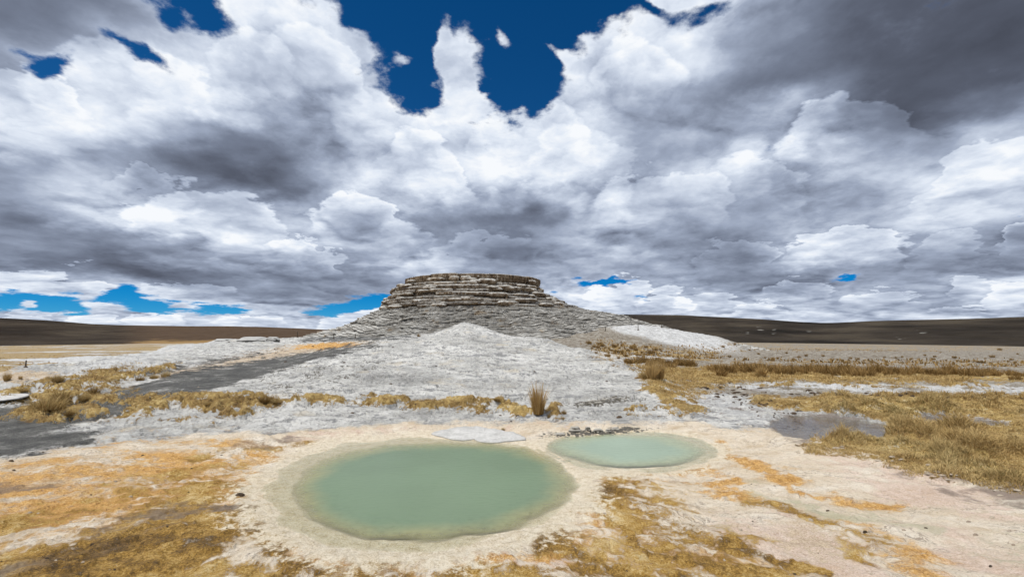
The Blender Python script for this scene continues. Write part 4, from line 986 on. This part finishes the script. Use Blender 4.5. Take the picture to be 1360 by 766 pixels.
# rows and scatters: near ones first
def row(n, xs, ys, hs, label, group, wide=(1.0, 1.7), jit=2.0, meshes=stub):
    k = 0
    for i_ in range(n):
        t = (i_ + prg.uniform(-.45, .45)) / n
        px_ = np.interp(t, np.linspace(0, 1, len(xs)), xs); py__ = np.interp(px_, xs, ys) + prg.normal(0, jit)
        plant(meshes, px_, py__, prg.uniform(*hs), label, group, wide=prg.uniform(*wide)); k += 1
row(118, [945, 1050, 1180, 1330], [493, 494, 497, 498], (9, 17), 'dry gold grass tuft in the long dense row across the right plain', 'tufts in the long row on the right plain', jit=1.6)
row(34, [832, 880, 924], [481, 484, 486], (7, 13), 'brown grass tuft in the short row right behind the white mound', 'tufts in the short row behind the mound', jit=1.5)
row(40, [782, 830, 880], [462, 466, 474], (3.5, 7), 'small brown tuft dotted over the grey flat below the bright white slope', 'small tufts dotted below the white slope', jit=5)
row(40, [960, 1150, 1360], [470, 476, 478], (2.5, 5), 'tiny dark tuft scattered on the pale flat beyond the long row', 'tiny tufts on the pale flat', jit=5)
row(14, [1338, 1350, 1370], [494, 500, 503], (5, 9), 'dark tuft at the right end of the long row', 'dark tufts ending the long row', jit=2)
# beyond: scrub that reads as one mass
def scatter(mask_fn, n, box, rmin=2):
    """random ground points in a polar wedge kept by a mask on the sheet"""
    t0, t1, d0, d1 = box
    t = prg.uniform(t0, t1, n); r = np.exp(prg.uniform(math.log(d0), math.log(d1), n))
    ia = np.clip(np.searchsorted(LT, t), 0, len(LT) - 1); ib = np.clip(np.searchsorted(RR, r), 0, nr_ - 1)
    keep = mask_fn[ib, ia] + .9 * n_patch[ib, ia] * (mask_fn[ib, ia] > .05) > prg.uniform(.25, .9, n)
    t, r = t[keep], r[keep]; x = r * np.sin(t); y = r * np.cos(t)
    return np.stack([x, y, zat(x, y)], -1), r
P_, r_ = scatter(np.maximum(midscrub, leftplain * .35 * (1 - leftplain_white)), 45000, (R(-56), R(56), 34, 150))
H_ = prg.uniform(.10, .32, len(P_))
o = obj('scrub', grass_mesh('scrub', rust, P_ - [0, 0, .03], H_, prg.uniform(.1, .7, len(P_)), prg.uniform(.04, .10, len(P_)), prg)); tag(o, kind='stuff')
# short golden sward on the cushions
P_, r_ = scatter(np.maximum(cushion, rplain * .8), 800000, (R(-55), R(45), 6.5, 34))
nz = fbm(P_[:, 0] * 2, P_[:, 1] * 2, 3, 81)
H_ = (.04 + .07 * sst(nz, -.3, .5)) * prg.uniform(.5, 1.4, len(P_)) * np.clip(r_ / 13, .8, 1.6)
o = obj('golden_sward', grass_mesh('golden_sward', straw, P_ - [0, 0, .008], H_, prg.uniform(.3, 1.5, len(P_)), prg.uniform(.003, .006, len(P_)) * np.clip(r_ / 10, 1, 3), prg, kinds=(prg.uniform(0, 1, len(P_)) < .06) * .8, tone=.3 + .8 * fbm(P_[:, 0] * 1.5, P_[:, 1] * 1.5, 4, 503))); tag(o, kind='stuff')
# marsh grass: taller, in tussocks, greener at the creek
P_, r_ = scatter(np.maximum(marsh, low_right * .8), 520000, (R(24), R(57), 6, 24))
tus = sst(fbm(P_[:, 0] * 1.6, P_[:, 1] * 1.6, 3, 83), -.2, .5)
px_m, py_m = pix(P_)
gr = np.exp(-((px_m - 1195) / 75) ** 2 - ((py_m - 541) / 11) ** 2) + .5 * np.exp(-((py_m - (560 + (px_m - 1100) * .30)) / 12) ** 2) * (px_m > 1150)
H_ = (.02 + .115 * tus ** 1.5) * prg.uniform(.5, 1.35, len(P_)) * np.clip(1.4 - (py_m < 550) * .3, .6, 1.4)
o = obj('marsh_grass', grass_mesh('marsh_grass', straw, P_ - [0, 0, .01], H_, prg.uniform(.2, 1.2, len(P_)), prg.uniform(.003, .006, len(P_)) * np.clip(r_ / 9, 1, 2.5), prg, kinds=(prg.uniform(0, 1, len(P_)) < gr * .75 + .08) * prg.uniform(.6, 1, len(P_)), segs=3, tone=.44 + 1.0 * fbm(P_[:, 0] * .8, P_[:, 1] * .8, 4, 501))); tag(o, kind='stuff')

# ------------------------------------------------------------------ stones, slabs and posts
def rock_mat(name, lo, hi, top=None):
    m_, N = material(name)
    g_ = N.n('ShaderNodeNewGeometry'); p_ = g_.outputs['Position']
    n1 = N.noise(p_, 3.5, 7, .62); n2 = N.noise(p_, 25, 5, .6)
    c = N.mix(N.step(N.m('ADD', N.m('MULTIPLY', n1, .5), N.m('MULTIPLY', n2, .5)), .36, .64), lo, hi)
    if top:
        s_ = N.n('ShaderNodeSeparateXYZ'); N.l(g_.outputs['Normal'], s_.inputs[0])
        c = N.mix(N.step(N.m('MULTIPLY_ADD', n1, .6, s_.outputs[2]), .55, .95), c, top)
    finish(N, c, .92, N.m('ADD', n1, N.m('MULTIPLY', n2, .4)), .8, .03, spec=.2)
    return m_
rk_grey = rock_mat('grey_crust_rock', (.06, .058, .052), (.19, .185, .17), (.40, .395, .38))
rk_dark = rock_mat('dark_brown_stone', (.030, .022, .015), (.11, .075, .05))
rk_pale = rock_mat('pale_slab_stone', (.36, .353, .335), (.54, .53, .51))
rk_mix = rock_mat('dark_porous_rock', (.025, .022, .018), (.16, .145, .12), (.36, .34, .30))
grey_l = [lobe_mesh('rock', 1, .8, 1, 50 + 7 * q, rk_grey, .3, .7, 1.8) for q in range(3)]
rk_tan = rock_mat('tan_crust_fragment', (.24, .19, .14), (.44, .38, .30))
tan_l = [lobe_mesh('stone', 1, .8, 1, 140 + 7 * q, rk_tan, .3, .9, 2.4) for q in range(2)]
dark_l = [lobe_mesh('stone', 1, .7, 1, 80 + 7 * q, rk_dark, .3, .95, 2.6) for q in range(4)]
mix_l = [lobe_mesh('rock', 1, .8, 1, 110 + 7 * q, rk_mix, .3, .8, 2.0) for q in range(3)]
def stone(name, meshes, px, py, wpx, hpx, label, cat, group=None, k=None, dep=.7, sink=.15, rz=None):
    p = hit(px, py)[0]
    if np.isnan(p[0]): return
    w_ = px_size(p, wpx) / 2; h_ = px_size(p, hpx)
    o = obj(name, meshes[k if k is not None else prg.integers(len(meshes))], None, (p[0], p[1] + w_ * dep * .5, p[2] - h_ * sink), prg.uniform(-.3, .3) if rz is None else rz, (w_, w_ * dep, h_))
    tag(o, label, cat, group)
stone('rock', grey_l, 333, 453.5, 38, 6.5, 'largest flat topped grey rock outcrop on the crest of the left white slope', 'rock', k=0)
stone('rock', grey_l, 361, 452.5, 18, 5.5, 'small grey outcrop right of the largest one on the left crest', 'rock', k=1)
stone('rock', grey_l, 294, 453, 22, 3.4, 'low dark layered outcrop left of the largest one on the left crest', 'rock', k=2)
stone('rock', grey_l, 313, 450, 14, 4, 'small pale rock wedged against the left side of the largest crest outcrop', 'rock', k=1)
stone('rock', grey_l, 210, 472, 26, 2.2, 'thin dark rock ledge lying on the left white slope, lower one of the two', 'rock', k=2)
stone('rock', grey_l, 192, 469, 16, 1.8, 'thin dark rock ledge lying on the left white slope, upper one of the two', 'rock', k=0)
for q, (px_, py__, w_, h_, lb) in enumerate(((764, 574, 17, 7, 'dark porous rock at the left end of the broken rim behind the small pool'), (781, 573, 9, 6, 'narrow dark rock second from the left on the rim behind the small pool'),
        (795, 575, 15, 5.5, 'low dark rock in the middle of the rim behind the small pool'), (808, 574, 9, 4.5, 'small speckled rock right of the middle of the rim behind the small pool'), (818, 571.5, 12, 4, 'dark rock at the right end of the broken rim behind the small pool'),
        (744, 578, 15, 3, 'flat brown rock between the two pools at the water edge'))):
    stone('rock', mix_l, px_, py__, w_, h_, lb, 'rock', k=q % 3)
stone('stone', dark_l, 823, 555, 8, 3, 'single dark stone on the pale crust beyond the small pool', 'stone', k=1)
stone('stone', dark_l, 317, 659, 12, 3, 'dark chip of rock left of the big pool', 'stone', k=2)
for q in range(26):
    t = prg.uniform(); px_ = 770 + 62 * t; py__ = 537 - 9 * t + prg.normal(0, 1.2) + 6 * (t - .5) ** 2
    stone('stone', mix_l, px_, py__, prg.uniform(3, 8), prg.uniform(1.0, 2.4), 'dark crumb of rock in the crack across the foot of the mound', 'stone', 'rock crumbs in the dark crack on the mound')
for q in range(75):
    t = prg.uniform(); px_ = 945 + 125 * t + prg.normal(0, 10); py__ = 512 + 52 * t + prg.normal(0, 9)
    if py__ > 582 or py__ < 503: continue
    stone('stone', dark_l, px_, py__, 2.5 + 10 * prg.uniform() ** 2.2, prg.uniform(.8, 2.0), 'dark brown stone strewn over the wet white crust beside the creek', 'stone', 'brown stones strewn beside the creek')
for q in range(34):
    px_ = prg.uniform(1050, 1360); py__ = np.interp(px_, [1040, 1200, 1360], [523, 526, 530]) + prg.normal(0, 1.5)
    stone('stone', dark_l, px_, py__, prg.uniform(3, 9), prg.uniform(1.0, 2.4), 'dark stone along the white salt strip on the right plain', 'stone', 'stones along the white salt strip')
for q in range(26):
    px_ = prg.uniform(1100, 1360); py__ = np.interp(px_, [1100, 1200, 1280, 1360], [592, 616, 640, 662]) + prg.normal(0, 4)
    stone('stone', [tan_l[0], tan_l[1]], px_, py__, prg.uniform(4, 12), prg.uniform(.8, 2), 'flat pale crust fragment along the lower edge of the marsh grass', 'stone', 'crust fragments below the marsh grass')
def sow(n, name, meshes, xr, yr, wr, label, group, cat='pebble', keep=None):
    for q in range(n):
        px_ = prg.uniform(*xr); py__ = prg.uniform(*yr)
        if keep is not None and not keep(px_, py__): continue
        w_ = wr[0] + (wr[1] - wr[0]) * prg.uniform() ** 3
        stone(name, meshes, px_, py__, w_, w_ * .34, label, cat, group)
sow(60, 'pebble', [grey_l[0], tan_l[1], grey_l[2]], (0, 330), (505, 612), (1.4, 6), 'pale grey pebble lying on the dark volcanic sand', 'pebbles on the dark sand', keep=lambda x, y: abs(y - (592 - .27 * x)) < 22)
sow(80, 'pebble', dark_l, (300, 860), (452, 560), (1.2, 5), 'small dark pebble lying on the slope of the white mound', 'pebbles on the white mound')
sow(70, 'pebble', dark_l + tan_l, (0, 340), (600, 765), (1.5, 7), 'small brown crust chip on the orange and tan ground left of the big pool', 'crust chips on the orange ground', 'crust chip')
sow(60, 'pebble', tan_l + dark_l[:1], (800, 1360), (640, 765), (1.5, 7), 'small crust chip on the pinkish cream ground at the lower right', 'crust chips on the cream ground', 'crust chip')
# thin mineral slabs
def slab(pts, thick, lift, label, seed, flat=False):
    zz = (lambda x, y: np.full(np.shape(x), c[2])) if flat else zat
    px_ = np.array([p[0] for p in pts], float); py__ = np.array([p[1] for p in pts], float)
    Q = hit(px_, py__); c = Q.mean(0); n = 120
    a = np.arctan2(Q[:, 1] - c[1], Q[:, 0] - c[0]); rr_ = np.hypot(Q[:, 0] - c[0], Q[:, 1] - c[1]); o_ = np.argsort(a)
    g = np.linspace(-np.pi, np.pi, n, endpoint=False)
    v = np.interp(g, np.concatenate([a[o_] - 2 * np.pi, a[o_], a[o_] + 2 * np.pi]), np.tile(rr_[o_], 3)) * (1 + .07 * fbm(np.cos(g) * 4, np.sin(g) * 4 + seed, 3, seed))
    V = []
    for s in (.02, .25, .5, .75, .92, 1.0):
        x = s * v * np.cos(g); y = s * v * np.sin(g)
        V.append(np.stack([x, y, zz(c[0] + x, c[1] + y) - c[2] + lift + thick * (1 - .15 * s ** 4) + .006 * fbm(x * 4, y * 4, 3, seed + 1)], -1))
    for s, d in ((1.02, .5), (.97, .0), (.5, -.0)):
        x = s * v * np.cos(g); y = s * v * np.sin(g)
        V.append(np.stack([x, y, zz(c[0] + x, c[1] + y) - c[2] + lift + thick * d - .01], -1))
    m = len(V); I = np.arange(m - 1)[:, None]; J = np.arange(n)[None]
    F = np.stack([I * n + J, (I + 1) * n + J, (I + 1) * n + (J + 1) % n, I * n + (J + 1) % n], -1).reshape(-1, 4)
    cap = np.arange(n)[None, :]
    me = mesh_np('mineral_slab', np.concatenate(V), [F, cap], rk_pale)
    o = obj('mineral_slab', me, None, c); tag(o, label, 'rock slab')
slab([(574, 577), (600, 570), (650, 571), (690, 579), (699, 585), (670, 587), (630, 584), (590, 581)], .018, .004, 'thin pale grey mineral slab jutting out over the far edge of the big pool', 5)
slab([(-60, 527), (0, 523), (28, 528), (36, 533), (5, 537), (-60, 540)], .03, .05, 'bright white slab with a dark undercut edge at the left side', 9, True)
# posts
pm, N = material('weathered_post'); p_ = N.n('ShaderNodeNewGeometry').outputs['Position']
finish(N, N.mix(N.noise(p_, 20, 4, .6), (.03, .024, .018), (.09, .07, .05)), .9)
def tube(r0, r1, h, n=10, lean=(0, 0), knobs=0):
    rows = [(r0 * 1.15, 0), (r0, .05 * h), ((r0 + r1) / 2, h / 2), (r1, h * .96), (r1 * .6, h), (1e-3, h)]
    a = np.linspace(0, 2 * np.pi, n, endpoint=False)
    V = np.concatenate([np.stack([r * np.cos(a) + lean[0] * z, r * np.sin(a) + lean[1] * z, np.full(n, z)], -1) for r, z in rows])
    m = len(rows); I = np.arange(m - 1)[:, None]; J = np.arange(n)[None]
    return V, np.stack([I * n + J, I * n + (J + 1) % n, (I + 1) * n + (J + 1) % n, (I + 1) * n + J], -1).reshape(-1, 4)
def post(px, py, hpx, label, wpx=.9, group=None):
    p = hit(px, py)[0]
    if np.isnan(p[0]): return
    h = px_size(p, hpx); w_ = px_size(p, wpx) / 2
    e = bpy.data.objects.new('marker_post', None); col.objects.link(e); e.location = p; tag(e, label, 'post', group)
    V, F = tube(w_ * 1.1, w_ * .85, h + .1, lean=(prg.normal(0, .03), 0)); V[:, 2] -= .1
    obj('stake', mesh_np('stake', V, F, pm), e)
    b = obj('base_stone', dark_l[prg.integers(4)], e, (0, 0, -.02), 0, (w_ * 3.2, w_ * 3, w_ * 2.4))
post(775, 440.5, 9, 'thin marker post left of the bright white slope, leftmost of the row there')
post(804, 439.5, 5, 'short marker post second in the row left of the bright white slope')
post(847.5, 438.5, 7, 'thin marker post standing on the bright white slope')
post(878.5, 435, 4.5, 'short marker post at the top right of the bright white slope')
post(395, 448.5, 8, 'marker post on the crest left of the cone, taller of the pair nearest the outcrops')
post(387, 448, 4, 'short marker post just left of the taller one on the crest left of the cone')
post(443, 450, 8, 'marker post in front of the dark apron at the left foot of the cone')
post(472, 449, 6, 'small marker post farther right at the left foot of the cone')
post(34, 488, 9, 'dark wooden post beside the pale track at the far left', 1.6)
